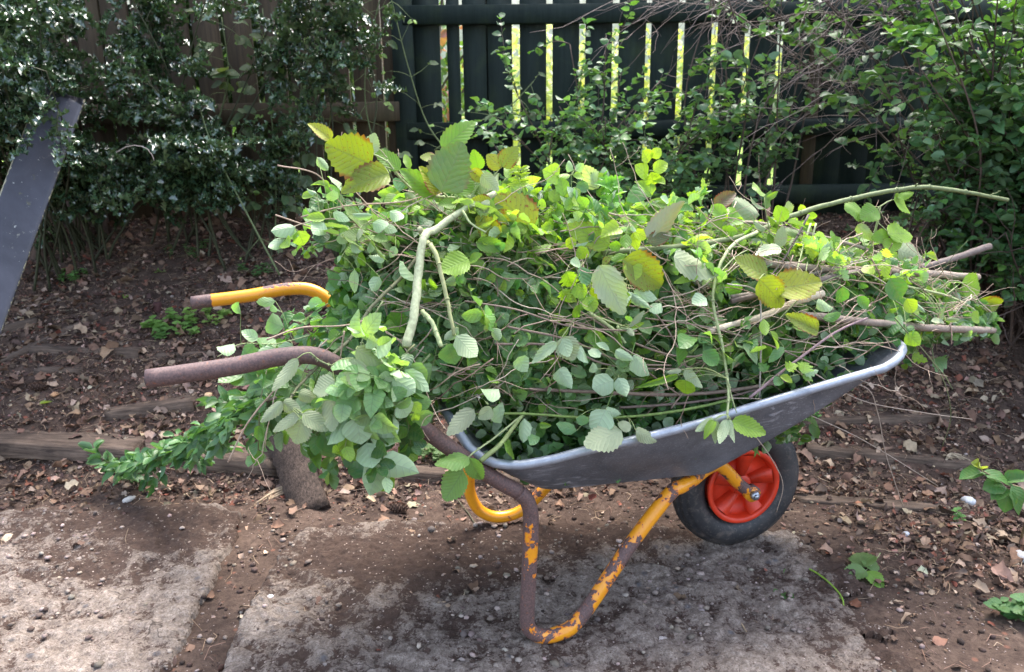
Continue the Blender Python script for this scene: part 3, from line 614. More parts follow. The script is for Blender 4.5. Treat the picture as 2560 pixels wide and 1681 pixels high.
n = 9000; c = np.stack([rng.uniform(-4.6, -.75, n), rng.uniform(3.85, 4.6, n), rng.uniform(.75, 2.2, n)], 1); put_leaves(fo, 'oval', c, rdir(n), rdir(n, .3), .09, .045, pal(n, [(.02, .05, .02), (.03, .06, .02)], .3)); st.build('stems', M['stem'], hd); fo.build('foliage', M['holly'], hd)
# neighbours' sunlit shrubs behind the fence
for i, (x, y, r_, h_, cl, lb) in enumerate([(-2.2, 5.6, .8, 1.5, [(.1, .2, .05)], 'green garden shrub behind the brown fence'), (-.75, 5.2, .5, 1.4, [(.35, .12, .12), (.10, .18, .05), (.08, .15, .04)], 'pink flowering garden shrub glimpsed by the fence joint'),
        (.2, 6.2, .7, 1.1, [(.55, .55, .22), (.6, .58, .5)], 'yellow green garden shrub behind the left gaps of the green fence'), (1.5, 7.0, .8, 1.2, [(.6, .55, .3), (.4, .45, .12)], 'golden garden shrub behind the middle gaps of the green fence'),
        (2.9, 6.4, .8, 1.3, [(.55, .58, .2), (.7, .68, .6)], 'yellow leaved garden shrub behind the right gaps of the green fence'), (4.4, 6.8, .9, 1.7, [(.12, .24, .04)], 'tall green garden shrub beyond the right end of the fence')]):
    root = empty('garden_shrub', (x, y, .72)); tag(root, lb, 'shrub'); st = MB(); fo = MB()
    for k in range(10):
        Q = grow(st, (x, y, .7), (rng.normal() * .5, rng.normal() * .5, 1.), h_, .012, 7, .2)
    n = 1500; a = rdir(n); rad = rng.random(n) ** .35; c = np.array([x, y, .72 + h_ * .55]) + a * rad[:, None] * np.array([r_, r_, h_ * .5]) * (.75 + .5 * vnoise(a[:, 0] * 4 + 9, a[:, 2] * 4 + 9, i)[:, None])
    c[:, 2] = np.maximum(c[:, 2], .75); put_leaves(fo, 'oval', c, rdir(n), rdir(n, .7), .07, .045, pal(n, cl, .3)); st.build('stems', M['stem'], root); fo.build('foliage', M['shade'], root)
# ================================================================== WHEELBARROW
barrow = empty('wheelbarrow', (BX0, BY0, 0)); barrow.rotation_euler = (0, 0, BTH)
tag(barrow, 'grey galvanised wheelbarrow with flaking yellow frame and red wheel, heaped with cuttings', 'wheelbarrow')
class BM_(MB):
    """meshes in the barrow's own frame"""
    def part(s, name, m, parent=barrow, smooth=True):
        me = s.mesh(name, smooth); return link(name, me, parent, [m])
def rust(P, amt): # rust amount along a tube
    return None
def ptube(mb, P, r, sides, amtf):
    P = np.asarray(P); k = mb.n; tube(mb, P, r, sides); V = mb.v[-1]; n = len(P); a = np.array([amtf(v) for v in V]); mb.c[-1] = np.stack([a, a, a, np.ones(len(V))], 1)
def fr_path(sg, pts_): return smooth_path([(u, sg * v, w_) for u, v, w_ in pts_], 8)
TR = .0163
near = [(-1.335, .31, .688), (-1.2, .31, .697), (-1.11, .31, .708), (-1.045, .306, .700), (-.985, .30, .652), (-.90, .295, .572), (-.80, .288, .478), (-.73, .283, .415), (-.672, .28, .372)]
legp = [(-.672, .28, .372), (-.652, .279, .345), (-.645, .278, .30), (-.650, .278, .18), (-.655, .278, .075), (-.648, .278, .040), (-.62, .278, .019), (-.585, .276, .017), (-.548, .273, .028), (-.50, .264, .075), (-.40, .240, .190), (-.30, .216, .285), (-.262, .20, .292), (-.22, .17, .288)]
axp = [(-.22, .17, .288), (-.17, .13, .287), (-.135, .105, .284), (-.10, .088, .275), (-.04, .078, .215), (-.012, .076, .190)]
for sg, lab_h, lab_l in ((-1, 'handle rusted bare to dark brown', 'leg with yellow paint flaking off brown rust'), (1, 'yellow handle with a rusty open end', 'glossy yellow leg with little rust')):
    nearside = sg < 0
    far = not nearside
    am = (lambda v: .95 if v[0] < -.74 else .74) if nearside else (lambda v: .95 if v[0] < -1.285 else (.42 + .09 * (v[2] < .6) + .07 * (v[2] > .715)))
    mb = BM_(); P = fr_path(sg, near); ptube(mb, P, TR, 16, am)
    h = mb.part('handle', M['paint']); h['label'] = lab_h
    # black disc on the capped end, stands for the shade inside an open tube
    e = BM_(); tube(e, [P[0] + np.array([-.0015, 0, 0]), P[0] + np.array([.0005, 0, 0])], .0135, 14, col=(.9, .9, .9)); e.part('bore_shade_disc', M['rubber'], h)
    lp = legp if nearside else [(u, v, w_ if w_ > .1 else w_) for u, v, w_ in [(-.672, .28, .372), (-.662, .28, .33), (-.662, .28, .25), (-.664, .28, .15), (-.662, .28, .10), (-.64, .278, .05), (-.60, .277, .022), (-.555, .275, .018), (-.51, .27, .035), (-.46, .26, .085), (-.38, .236, .19), (-.30, .216, .285), (-.262, .20, .292), (-.22, .17, .288)]]
    al = (lambda v: .578 + (.10 if v[1] > -.281 + 0 * v[0] and v[0] < -.6 else 0) + (.06 if v[0] < -.5 else -.06) + (-.07 if v[1] < -.285 and v[0] > -.655 and v[0] < -.5 else 0) + .22 * max(0, min(1, (v[2] - .30) / .05)) * (v[0] < -.6)) if nearside else (lambda v: .38)
    mb = BM_(); ptube(mb, fr_path(sg, lp), TR, 16, al); l = mb.part('leg', M['paint']); l['label'] = lab_l
    mb = BM_(); Pa = fr_path(sg, axp); rr = np.full(len(Pa), TR); rr[-9:] = TR * .95; ptube(mb, Pa, rr, 16, lambda v: .50 + .1 * (v[0] > -.06)); br = mb.part('axle_bracket', M['paint'])
    mb = BM_(); # flattened lug with bolt
    th_ = np.linspace(0, 2 * np.pi, 20, endpoint=False)
    tube(mb, [(0, sg * .088, .1823), (0, sg * .068, .1823)], .0215, 18, col=(.52, .52, .52)); mb.part('axle_lug', M['paint'], br)
    mb = BM_(); tube(mb, [(0, sg * .101, .1823), (0, sg * .0885, .1823)], .0115, 6, col=(.5,) * 3); tube(mb, [(0, sg * .107, .1823), (0, sg * .1005, .1823)], .0062, 10); mb.part('axle_nut', M['zinc'], br, smooth=False)
# cross strips carrying the tray
mb = BM_(); box(mb, (-.735, 0, .405), (.016, .285, .003), Matrix.Rotation(R(48), 3, 'Y'), .001, col=(.42,) * 3); mb.part('cross_brace', M['paint'], smooth=False)
mb = BM_(); box(mb, (-.27, 0, .337), (.016, .2, .003), None, .001, col=(.42,) * 3); mb.part('cross_brace', M['paint'], smooth=False)
# tray
def rr_loop(u0, u1, v0f, v1, rc, n=7):
    P = []
    for (cu, cv, a0) in ((u0 + rc, -v0f + rc, 180), (u1 - rc, -v1 + rc, 270), (u1 - rc, v1 - rc, 0), (u0 + rc, v0f - rc, 90)):
        for a in np.linspace(a0, a0 + 90, n): P.append((cu + rc * math.cos(R(a)), cv + rc * math.sin(R(a))))
    return np.array(P)
def dens(P, k=8):
    out_ = []
    for i in range(len(P)):
        a, b_ = P[i], P[(i + 1) % len(P)]; m_ = max(1, int(np.linalg.norm(b_ - a) / .02)) if np.linalg.norm(b_ - a) > .03 else 1
        for t in range(m_): out_.append(a + (b_ - a) * t / m_)
    return np.array(out_)
URIM = np.array([-.80, -.765, -.72, -.67, -.605, -.54, -.42, -.276, -.17, .05, .15, .22, .26]); WRIM = np.array([.525, .468, .448, .441, .446, .457, .470, .491, .514, .556, .574, .600, .605])
rim0 = rr_loop(-.80, .25, .30, .315, .10)
bot0 = rr_loop(-.605, -.16, .185, .205, .05)
rimD, botD = [], []
for i in range(len(rim0)):
    a, b_ = rim0[i], rim0[(i + 1) % len(rim0)]; c_, d_ = bot0[i], bot0[(i + 1) % len(bot0)]; m_ = max(1, int(np.linalg.norm(b_ - a) / .025))
    for t in range(m_): rimD.append(a + (b_ - a) * t / m_); botD.append(c_ + (d_ - c_) * t / m_)
rimD, botD = np.array(rimD), np.array(botD); nR = len(rimD)
wr = np.interp(rimD[:, 0], URIM, WRIM) + np.where(rimD[:, 0] < -.74, .0, 0); 
rim3 = np.column_stack([rimD, wr]); bot3 = np.column_stack([botD, np.full(nR, .318)])
mb = BM_(); rows = []
for off in (0., .0022):       # outer skin and inner skin
    for s_ in np.linspace(0, 1, 9):
        L_ = bot3 * (1 - s_) + rim3 * s_; c_ = np.array([-.25, 0]); d_ = L_[:, :2] - c_; L_[:, :2] -= d_ / np.linalg.norm(d_, axis=1)[:, None] * (off + .012 * math.sin(math.pi * s_) * -1)
        L_[:, 2] += off; rows.append(L_)
V = np.concatenate(rows); q = []
for k in range(17):
    if k == 8: continue
    for j in range(nR): j2 = (j + 1) % nR; f = (k * nR + j, k * nR + j2, (k + 1) * nR + j2, (k + 1) * nR + j); q.append(f if k < 8 else f[::-1])
colz = np.tile([0., 0, 0, 1], (len(V), 1)); mb.add(V, q, None, None, colz)
cen = len(V); Vf = np.vstack([bot3, [[-.38, 0, .316]]]); mb.add(Vf, None, [(nR, (j + 1) % nR, j) for j in range(nR)]); mb.c[-1][:] = [0, 0, 0, 1]
Vf = np.vstack([rows[9], [[-.38, 0, .3205]]]); mb.add(Vf, None, [(nR, j, (j + 1) % nR) for j in range(nR)]); mb.c[-1][:] = [0, 0, 0, 1]
tray = mb.part('tray', M['galv'])
mb = BM_(); Pr = np.vstack([rim3, rim3[:2]]) + np.array([0, 0, .001]); Pr[:, 1] *= 1.012; tube(mb, Pr, .0098, 10, caps=False, col=(.85, .85, .85), flat=1.0); mb.part('rolled_rim', M['galv'], tray)
# wheel
wheel = empty('wheel'); wheel.parent = barrow; wheel.location = (0, 0, .1823)
def lathe_y(mb, prof, n=64, col=None):
    """profile of (radius, y) turned about the axle"""
    a = np.arange(n) / n * 2 * np.pi; V = np.array([(r_ * math.cos(t), y_, r_ * math.sin(t)) for (r_, y_) in prof for t in a]); q = []
    for i in range(len(prof) - 1):
        for j in range(n): k = (j + 1) % n; q.append((i * n + j, i * n + k, i * n + n + k, i * n + n + j))
    mb.add(V, q)
mb = BM_(); prof = []
for a in np.linspace(-150, 150, 49):
    c_, s_ = math.cos(R(a)), math.sin(R(a)); rr_ = .1823 - .0434 + .0434 * c_
    if abs(a) < 62: rr_ -= .0026 * (1 if int((a + 90) / 12.4) % 2 else 0)
    prof.append((rr_, -.0434 * s_ * 1.0))
lathe_y(mb, prof[::-1], 96); mb.part('tyre', M['rubber'], wheel)
mb = BM_(); lathe_y(mb, [(.100, -.030), (.1025, -.036), (.1035, -.044), (.101, -.0465), (.092, -.0455), (.0895, -.042), (.088, -.026), (.087, -.012), (.03, -.012), (.028, -.030), (.024, -.034), (.008, -.034)], 72)
lathe_y(mb, [(.008, .034), (.024, .034), (.028, .030), (.03, .012), (.087, .012), (.088, .026), (.0895, .042), (.092, .0455), (.101, .0465), (.1035, .044), (.1025, .036), (.100, .030)], 72); rimo = mb.part('wheel_rim', M['rim'], wheel)
for k in range(5):
    for sg in (-1, 1):
        a = 2 * math.pi * k / 5 + .35; mb = BM_()
        V = []
        for (r_, da, y_) in ((.027, -.30, .032), (.0885, -.36, .0405), (.0885, .10, .0405), (.027, .30, .032), (.027, -.30, .012), (.0885, -.36, .012), (.0885, .10, .012), (.027, .30, .012)):
            V.append((r_ * math.cos(a + da), sg * y_, r_ * math.sin(a + da)))
        mb.add(V, [(0, 1, 2, 3), (1, 0, 4, 5), (3, 2, 6, 7), (4, 0, 3, 7)]); mb.part('spoke', M['rim'], rimo, smooth=False)
mb = BM_(); tube(mb, [(0, -.07, 0), (0, .07, 0)], .0085, 12); mb.part('axle', M['zinc'], wheel)
#__PART2__
# ================================================================== THE LOAD OF CUTTINGS
HU = np.array([-1.02, -.98, -.92, -.80, -.60, -.30, 0, .2, .4, .6, .75]); HT = np.array([.76, .83, .89, .91, .90, .88, .84, .79, .74, .67, .58])
HB = np.array([.60, .56, .53, .50, .45, .49, .54, .58, .58, .56, .54]); HA = np.array([.05, .12, .19, .235, .24, .24, .24, .235, .20, .13, .04])
def heap_pt(u, phi, rad=1.):
    """phi 0 = near rim, pi/2 = crest, pi = far rim"""
    u = np.asarray(u, float); t, b_, a_ = np.interp(u, HU, HT), np.interp(u, HU, HB), np.interp(u, HU, HA)
    lump = 1 + .07 * (fbm(u * 6 + 20, phi * 2.2 + 5, 77) - .5) * 2
    v = -a_ * np.cos(phi) * rad * lump; z = b_ + (t - b_) * np.abs(np.sin(phi)) ** .85 * rad * lump
    return OB + np.multiply.outer(u, FV) + np.multiply.outer(v, VV) + np.multiply.outer(z, [0, 0, 1.])
def heap_n(u, phi):
    e = 1e-3; a_ = (heap_pt(u + e, phi) - heap_pt(u - e, phi)); b_ = (heap_pt(u, phi + e) - heap_pt(u, phi - e)); n = np.cross(a_, b_)
    return n / (np.linalg.norm(n, axis=-1, keepdims=True) + 1e-9)
def surf_v(px, py):
    """v of the point where the ray through a photo point enters the heap, None if it misses"""
    r = ray(px, py); t = np.linspace(.7, 3., 500); P = CW + r * t[:, None] - OB; u = P @ FV; v = P @ VV; z = P[:, 2]; tt, b_, a_ = np.interp(u, HU, HT), np.interp(u, HU, HB), np.interp(u, HU, HA)
    f = (np.abs(v) / a_) ** 2 + (np.abs(z - b_) / (tt - b_)) ** 2.35; ok = (f < 1) & (z > b_ - .02) & (u > HU[0]) & (u < HU[-1])
    return v[np.argmax(ok)] if ok.any() else None
def hero_v(px, py, v, gap=.05):
    s_ = surf_v(px, py); return v if s_ is None else min(v, s_ - gap)
def pix(p):
    x, y, z = p[0], p[1], p[2] - CAM_H; d = y * math.cos(PITCH) - z * math.sin(PITCH); up = y * math.sin(PITCH) + z * math.cos(PITCH); X = F_PX * x / d; Y = -F_PX * up / d; c, s = math.cos(ROLL), math.sin(ROLL)
    return (1280 + c * X - s * Y) / KPX, (840.5 + s * X + c * Y) / KPX
RX = [1064, 1109, 1156, 1216, 1288, 1359, 1487, 1635, 1740, 1952, 2007, 2087, 2125]; RY = [1016, 1071, 1085, 1085, 1071, 1050, 1023, 985, 946, 884, 862, 838, 815]
def clear_of_rim(p, d, L=.2):
    """keep loose cuttings from hiding the handles, the near rim and the air round the load"""
    for t in (0, .5, 1.):
        x, y = pix(p + d * L * t - np.array([0, 0, .04 * t]))
        if 1070 < x < 2125 and y > np.interp(x, RX, RY) - 32: return False
        if x < 800 and 640 < y < 790: return False
        if x < 760 and 800 < y < 900: return False
        if x < 720 and y < 640: return False
        if x < 800 and y < 480: return False
        if x < 1000 and y > 1060: return False
        if x < 590: return False
        if 930 < x < 1075 and y > 930: return False
        if x > 2150 or y < np.interp(x, [600, 1000, 1500, 1900, 2200], [540, 385, 430, 510, 585]): return False
    return True
# the packed inside of the load: what nobody could count
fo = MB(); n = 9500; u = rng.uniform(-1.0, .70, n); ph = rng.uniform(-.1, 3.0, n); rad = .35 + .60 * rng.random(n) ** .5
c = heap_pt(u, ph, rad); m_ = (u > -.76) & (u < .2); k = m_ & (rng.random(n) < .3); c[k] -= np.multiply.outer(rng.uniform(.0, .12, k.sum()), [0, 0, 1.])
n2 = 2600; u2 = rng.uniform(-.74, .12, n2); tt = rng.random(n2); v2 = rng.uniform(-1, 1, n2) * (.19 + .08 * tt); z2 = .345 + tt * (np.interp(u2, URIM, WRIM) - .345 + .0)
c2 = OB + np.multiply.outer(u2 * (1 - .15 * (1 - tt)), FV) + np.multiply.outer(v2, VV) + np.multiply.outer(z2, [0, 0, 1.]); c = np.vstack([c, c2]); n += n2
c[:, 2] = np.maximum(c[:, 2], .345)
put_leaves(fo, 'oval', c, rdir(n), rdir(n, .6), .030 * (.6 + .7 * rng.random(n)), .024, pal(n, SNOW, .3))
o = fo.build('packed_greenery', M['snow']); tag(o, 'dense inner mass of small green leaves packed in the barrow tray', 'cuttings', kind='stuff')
st = MB()
for i in range(420):
    uu = random.uniform(-.95, .5); p = heap_pt(uu, random.uniform(.05, 2.6), random.uniform(.55, .97)); d = FV * random.choice((-1, 1)) + rng.normal(size=3) * .5
    grow(st, p - d * .05, d, random.uniform(.08, .3), random.uniform(.0008, .0022), 6, .35, 0, (.22, .15, .11) if random.random() < .6 else (.13, .16, .06), 4)
o = st.build('inner_twigs', M['stem']); tag(o, 'fine tangled twigs matted all through the loaded cuttings', 'twigs', kind='stuff')
# leafy cuttings laid over the heap: each a thing; a few shapes copied
def cutting_variant(kind, m, colf, L, leaf, asp, step, stemcol, pairs=True, side=2, wob=.16):
    st = MB(); fo = MB(); P = grow(st, (0, 0, 0), (1, 0, .12), L, .0021, 9, wob, .09, stemcol, 5); leaves_along(fo, P, kind, step, leaf, asp, colf, .12, .9, pairs)
    for q in range(side):
        j = random.randint(2, 6); Q = grow(st, P[j], (1, random.choice((-1, 1)) * .8, .2), L * .4, .0012, 6, .25, .08, stemcol, 4); leaves_along(fo, Q, kind, step * .9, leaf * .85, asp, colf, .2, .9, pairs)
    a = st.mesh('cutting'); a.materials.append(M['stem']); b_ = fo.mesh('foliage'); b_.materials.append(m); return a, b_
VARS = {
 'snow': [cutting_variant('oval', M['snow'], lambda n: pal(n, SNOW + SNOWY[:1], .25), random.uniform(.14, .26), .040 + .006 * (i % 3), .80, .034, (.16, .17, .07)) for i in range(8)],
 'snowy': [cutting_variant('oval', M['snow'], lambda n: pal(n, SNOWY, .2), random.uniform(.12, .2), .040, .8, .030, (.22, .26, .10)) for i in range(4)],
 'pale': [cutting_variant('oval', M['snow'], lambda n: pal(n, [(.16, .28, .12), (.22, .34, .17), (.12, .24, .09)], .15), random.uniform(.13, .2), .046, .82, .032, (.22, .28, .12)) for i in range(5)],
 'lobed': [cutting_variant('lobe', M['snow'], lambda n: pal(n, SNOWY + SNOW, .2), random.uniform(.10, .18), .036, .85, .026, (.2, .2, .08)) for i in range(4)],
 'bram': [cutting_variant('serr', M['bramble'], lambda n: pal(n, BRAM + YOUNG[:1], .2, .3), random.uniform(.12, .2), .05, .6, .045, (.22, .27, .10), side=1) for i in range(4)]}
LAB = {'snow': ('leafy snowberry cutting with dull green oval leaves lying on the barrow load', 'snowberry cuttings heaped in the barrow', 'snowberry_cutting'),
       'snowy': ('bright yellow green snowberry cutting on top of the heaped barrow load', 'bright snowberry cuttings heaped in the barrow', 'bright_cutting'),
       'pale': ('pale grey green snowberry cutting lying on the near side of the barrow load', 'pale snowberry cuttings on the near side of the load', 'pale_cutting'),
       'lobed': ('small cutting with lobed green leaves in the heaped barrow load', 'lobed leaf cuttings heaped in the barrow', 'lobed_cutting'),
       'bram': ('short toothed leaf bramble cutting in the heaped barrow load', 'small bramble cuttings heaped in the barrow', 'bramble_sprig')}
def place_cut(kind, p, d, up, sc=1., lab=None, group=True):
    me = random.choice(VARS[kind]); B = basis(d, up); Mx = Matrix(((B[0][0], B[0][1], B[0][2], p[0]), (B[1][0], B[1][1], B[1][2], p[1]), (B[2][0], B[2][1], B[2][2], p[2]), (0, 0, 0, 1))) @ Matrix.Scale(sc, 4)
    o = bpy.data.objects.new(LAB[kind][2], me[0]); COL.objects.link(o); o.matrix_world = Mx; f = bpy.data.objects.new('foliage', me[1]); COL.objects.link(f); f.parent = o
    tag(o, lab or LAB[kind][0], 'cutting', LAB[kind][1] if group else 'cuttings spilling over the near handle'); return o
def scatter_cut(kind, n, u0, u1, p0, p1, outw=.22, rad=(.82, .97), sc=(.65, 1.0)):
    for i in range(n):
        u = random.uniform(u0, u1); ph = random.uniform(p0, p1); p = heap_pt(np.array(u), np.array(ph), random.uniform(*rad)); nn = heap_n(np.array(u), np.array(ph))
        d = FV * random.choice((-1, 1)) * random.uniform(.2, 1) + rng.normal(size=3) * .45 + nn * outw * random.random() - np.array([0, 0, .25 * (ph < .9)])
        d = d / np.linalg.norm(d); p = p - d * .06
        if clear_of_rim(p, d): place_cut(kind, p, d, nn + rng.normal(size=3) * .35, random.uniform(*sc))
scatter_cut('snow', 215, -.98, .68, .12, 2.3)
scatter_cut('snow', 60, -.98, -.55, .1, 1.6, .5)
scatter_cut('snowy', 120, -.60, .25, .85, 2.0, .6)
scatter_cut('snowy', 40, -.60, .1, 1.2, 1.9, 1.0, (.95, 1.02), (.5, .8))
scatter_cut('snowy', 12, .1, .7, .3, 1.7, .4)
scatter_cut('pale', 60, -1.0, .1, .1, 1.1, .2)
scatter_cut('pale', 30, -1.0, -.6, .5, 1.9, .5)
scatter_cut('bram', 40, -.75, .45, 1.0, 1.9, .9, (.93, 1.03), (.7, 1.1))
scatter_cut('bram', 22, -.92, -.5, 1.1, 1.9, 1.1, (.95, 1.05), (.8, 1.2))
scatter_cut('snowy', 26, -.92, -.5, 1.1, 1.9, 1.1, (.95, 1.05), (.7, 1.1))
scatter_cut('snow', 26, -.95, -.4, 1.1, 1.9, 1.0, (.95, 1.05), (.7, 1.1))
scatter_cut('lobed', 60, -.5, .5, .8, 2.2, .7, (.9, 1.0), (.7, 1.1))
scatter_cut('bram', 30, -.9, .7, .25, 2.2, .4)
# sprays hanging out over the handles at the left and forward at the right
for i in range(42):
    p = at_v(random.uniform(740, 1000), random.uniform(810, 930), random.uniform(-.27, .02)); d_ = np.array([-.6, -.1, -.6]) + rng.normal(size=3) * .35; (place_cut if clear_of_rim(p, d_ / np.linalg.norm(d_), .16) else (lambda *a: None))(random.choice(('snow', 'pale')), p, d_, np.array([-.3, -.8, .6]) + rng.normal(size=3) * .3, random.uniform(.8, 1.2))
for i in range(11):
    p = at_v(random.uniform(840, 975), random.uniform(800, 890), random.uniform(-.345, -.31)); place_cut('pale' if i % 3 else 'snow', p, np.array([-.25, -.25, -.8]) + rng.normal(size=3) * .4, np.array([-.2, -1, .5]) + rng.normal(size=3) * .3, random.uniform(.75, 1.0), 'pale grey green snowberry cutting spilling over the rusty near handle' if i % 3 else 'leafy snowberry cutting spilling over the rusty near handle', False)
for i in range(9):
    p = at_v(random.uniform(830, 920), random.uniform(470, 620), random.uniform(-.1, .15)); place_cut('snow', p, np.array([-1, -.2, .05]) + rng.normal(size=3) * .3, np.array([0, -.3, 1.]) + rng.normal(size=3) * .3, random.uniform(.5, .75))
for i in range(4):
    p = at_v(random.uniform(800, 850), random.uniform(680, 800), random.uniform(.0, .2)); place_cut('snow', p, np.array([-.7, .2, -.4]) + rng.normal(size=3) * .3, np.array([0, -.3, 1.]) + rng.normal(size=3) * .3, random.uniform(.8, 1.1))
for i in range(16):
    p = at_v(random.uniform(1850, 2060), random.uniform(620, 780), random.uniform(-.15, .12)); place_cut(random.choice(('snow', 'snow', 'bram')), p, np.array([.9, .1, -.15]) + rng.normal(size=3) * .3, np.array([0, -.4, 1.]) + rng.normal(size=3) * .3, random.uniform(.7, 1.))
# bare curly twigs thrown over the top
TW = []
for i in range(8):
    st = MB(); P = grow(st, (0, 0, 0), (1, 0, .1), random.uniform(.22, .42), .0014, 14, .42, .03, [(.46, .34, .25), (.30, .2, .15), (.52, .42, .32)][i % 3], 5, .5)
    for q in range(3):
        j = random.randint(3, 12); grow(st, P[j], rng.normal(size=3) + np.array([1, 0, 0]), random.uniform(.04, .12), .0009, 6, .4, 0, (.42, .30, .22), 4, .5)
    me = st.mesh('twig'); me.materials.append(M['stem']); TW.append(me)
def place_twig(p, d, up, sc=1.):
    B = basis(d, up); o = bpy.data.objects.new('curly_twig', random.choice(TW)); COL.objects.link(o)
    o.matrix_world = Matrix([list(B[i]) + [p[i]] for i in range(3)] + [[0, 0, 0, 1]]) @ Matrix.Scale(sc, 4)
    tag(o, 'thin bare curly brown twig lying over the heaped cuttings', 'twig', 'bare curly twigs thrown over the heap')
for i in range(230):
    u = random.uniform(-.95, .5); ph = random.uniform(.12, 1.35); p = heap_pt(np.array(u), np.array(ph), random.uniform(1.02, 1.12)); nn = heap_n(np.array(u), np.array(ph))
    d = FV * random.choice((-1, 1)) + rng.normal(size=3) * .45; d -= nn * (d @ nn) * .8; place_twig(p - d / np.linalg.norm(d) * .1 + nn * .005, d, nn, random.uniform(.6, 1.15))
for (px, py, v, dx, dz) in [(1850, 860, -.3, .8, -.5), (1950, 850, -.28, .9, -.5), (1600, 920, -.32, -.3, -.8), (780, 600, -.15, -.9, -.2), (800, 780, -.3, -1, -.2), (660, 860, -.3, -.3, -.9)]:
    place_twig(at_v(px, py, v), np.array([dx, -.1, dz]), np.array([0, -1, .3]), random.uniform(.6, .9))
# ---- named canes, sticks and big leaves (positions measured on the barrow's long section)
def Z(tab, pts_):
    ox, oy, sc = tab; return [((ox + x / sc) / KPX, (oy + y / sc) / KPX) for x, y in pts_]
Z5 = (650, 280, 2.7425); Z7 = (1400, 500, 3.9067); Z6 = (1350, 350, 1.967); Z8 = (600, 800, 3.126); Z9 = (1200, 850, 3.967); Z1 = (950, 950, 3.907); DI = (0, 0, 1 / KPX)
def bend_leaf(mb, b_, t_, wr_, v, col, back=False, tilt=.0, var=None, kind='serr', dv=0.):
    """a big leaf from stalk end to tip; it faces the path side, or shows its pale back"""
    v = min(hero_v(*b_, v, .075), hero_v(*t_, v + .02, .075)); pb = at_v(*b_, v); pt_ = at_v(*t_, v + dv); X = pt_ - pb; l = np.linalg.norm(X); view = (CW - pb); view /= np.linalg.norm(view)
    nz = view * .95 + np.array([0, 0, .32]) + rng.normal(size=3) * .22 + np.array([tilt, 0, 0])
    if back: nz = -nz
    put_leaves(mb, kind, pb, X, nz, l, l * wr_ * 1.14, np.array([col]), var); return pb
def cane(name, label, cat, paths, leaves, thorn=0, leafmat='bramble', base=None, curlv=None):
    """paths: (zoom table, points, v0, v1, r0, r1, colour); leaves: (table, base, tip, width ratio, v, colour, back)"""
    st = MB(); fo = MB(); allp = []
    for (tab, pp, v0, v1, r0, r1, cc) in paths:
        pp = Z(tab, pp); n = len(pp); P = smooth_path([at_v(x, y, hero_v(x, y, v0 + (v1 - v0) * i / max(1, n - 1), .04)) for i, (x, y) in enumerate(pp)], 6)
        P = P + rng.normal(size=P.shape) * r0 * .08; tube(st, P, np.linspace(r0, r1, len(P)), 9 if r0 > .004 else 6, col=cc, rough=.20); allp.append(P)
        if r0 > .003:
            for j in range(3, len(P) - 2, 5): tube(st, [P[j] - (P[j + 1] - P[j]) * .15, P[j], P[j] + (P[j + 1] - P[j]) * .15], [r0 * .9, r0 * 1.22, r0 * .9], 8, col=np.array(cc) * .85)
        for j in range(int(thorn * len(P))):
            k = random.randint(1, len(P) - 2); d = rng.normal(size=3); d -= (P[k + 1] - P[k]) * 0; d /= np.linalg.norm(d); q0 = P[k] + d * r0 * .8
            tube(st, [q0, q0 + d * .0035 + np.array([0, 0, -.001])], [.0012, .0002], 4, col=np.array(cc) * 1.2)
    root = empty(name, allp[0][0]); tag(root, label, cat)
    for lf in leaves:
        tab, b_, t_, wr_, v, cc, bk = lf[:7]; kd = lf[7] if len(lf) > 7 else 'serr'
        (b2, t2) = Z(tab, [b_, t_]); pb = bend_leaf(fo, b2, t2, wr_, v, cc, bk, kind=kd, dv=random.uniform(-.03, .015))
        AP = np.concatenate(allp); dd = np.linalg.norm(AP - pb, axis=1); k = int(np.argmin(dd))
        if dd[k] < .14: m2 = (AP[k] + pb) / 2 + np.array([0, 0, .12 * dd[k]]); tube(st, smooth_path([AP[k], m2, pb], 3), .0009 if kd == 'serr' else .0006, 4, False, col=(.30, .36, .14))
    st.build('stem', M['stem'], root); 
    if fo.n: fo.build('foliage', M[leafmat], root)
    return root
OL = (.16, .20, .015, .85); OY = (.27, .28, .015, .95); GR = (.12, .24, .03, .2); GG = (.085, .15, .05, .35); UN = (.14, .2, .08, .25); YG = (.20, .34, .035, .1); BR = (.12, .07, .05, 1.)
SN = (.16, .29, .12, 0); SP = (.10, .22, .09, 0); SB = (.24, .38, .06, 0)
GC = (.17, .21, .09); FC = (.40, .46, .22); DC = (.075, .075, .035); WC = (.36, .29, .22); PC = (.62, .52, .38)
cane('bramble_cane', 'long arching green bramble cane reaching out over the barrow front', 'cane',
     [(DI, [(1400, 588), (1560, 575), (1730, 548), (1860, 495), (2000, 458), (2120, 437), (2200, 440), (2342, 465)], -.08, -.02, .0066, .0052, GC), (DI, [(2290, 458), (2318, 448), (2326, 444)], -.02, -.04, .0015, .0008, GC), (DI, [(2125, 437), (2132, 428)], -.03, -.05, .003, .002, GC)], [], .6)
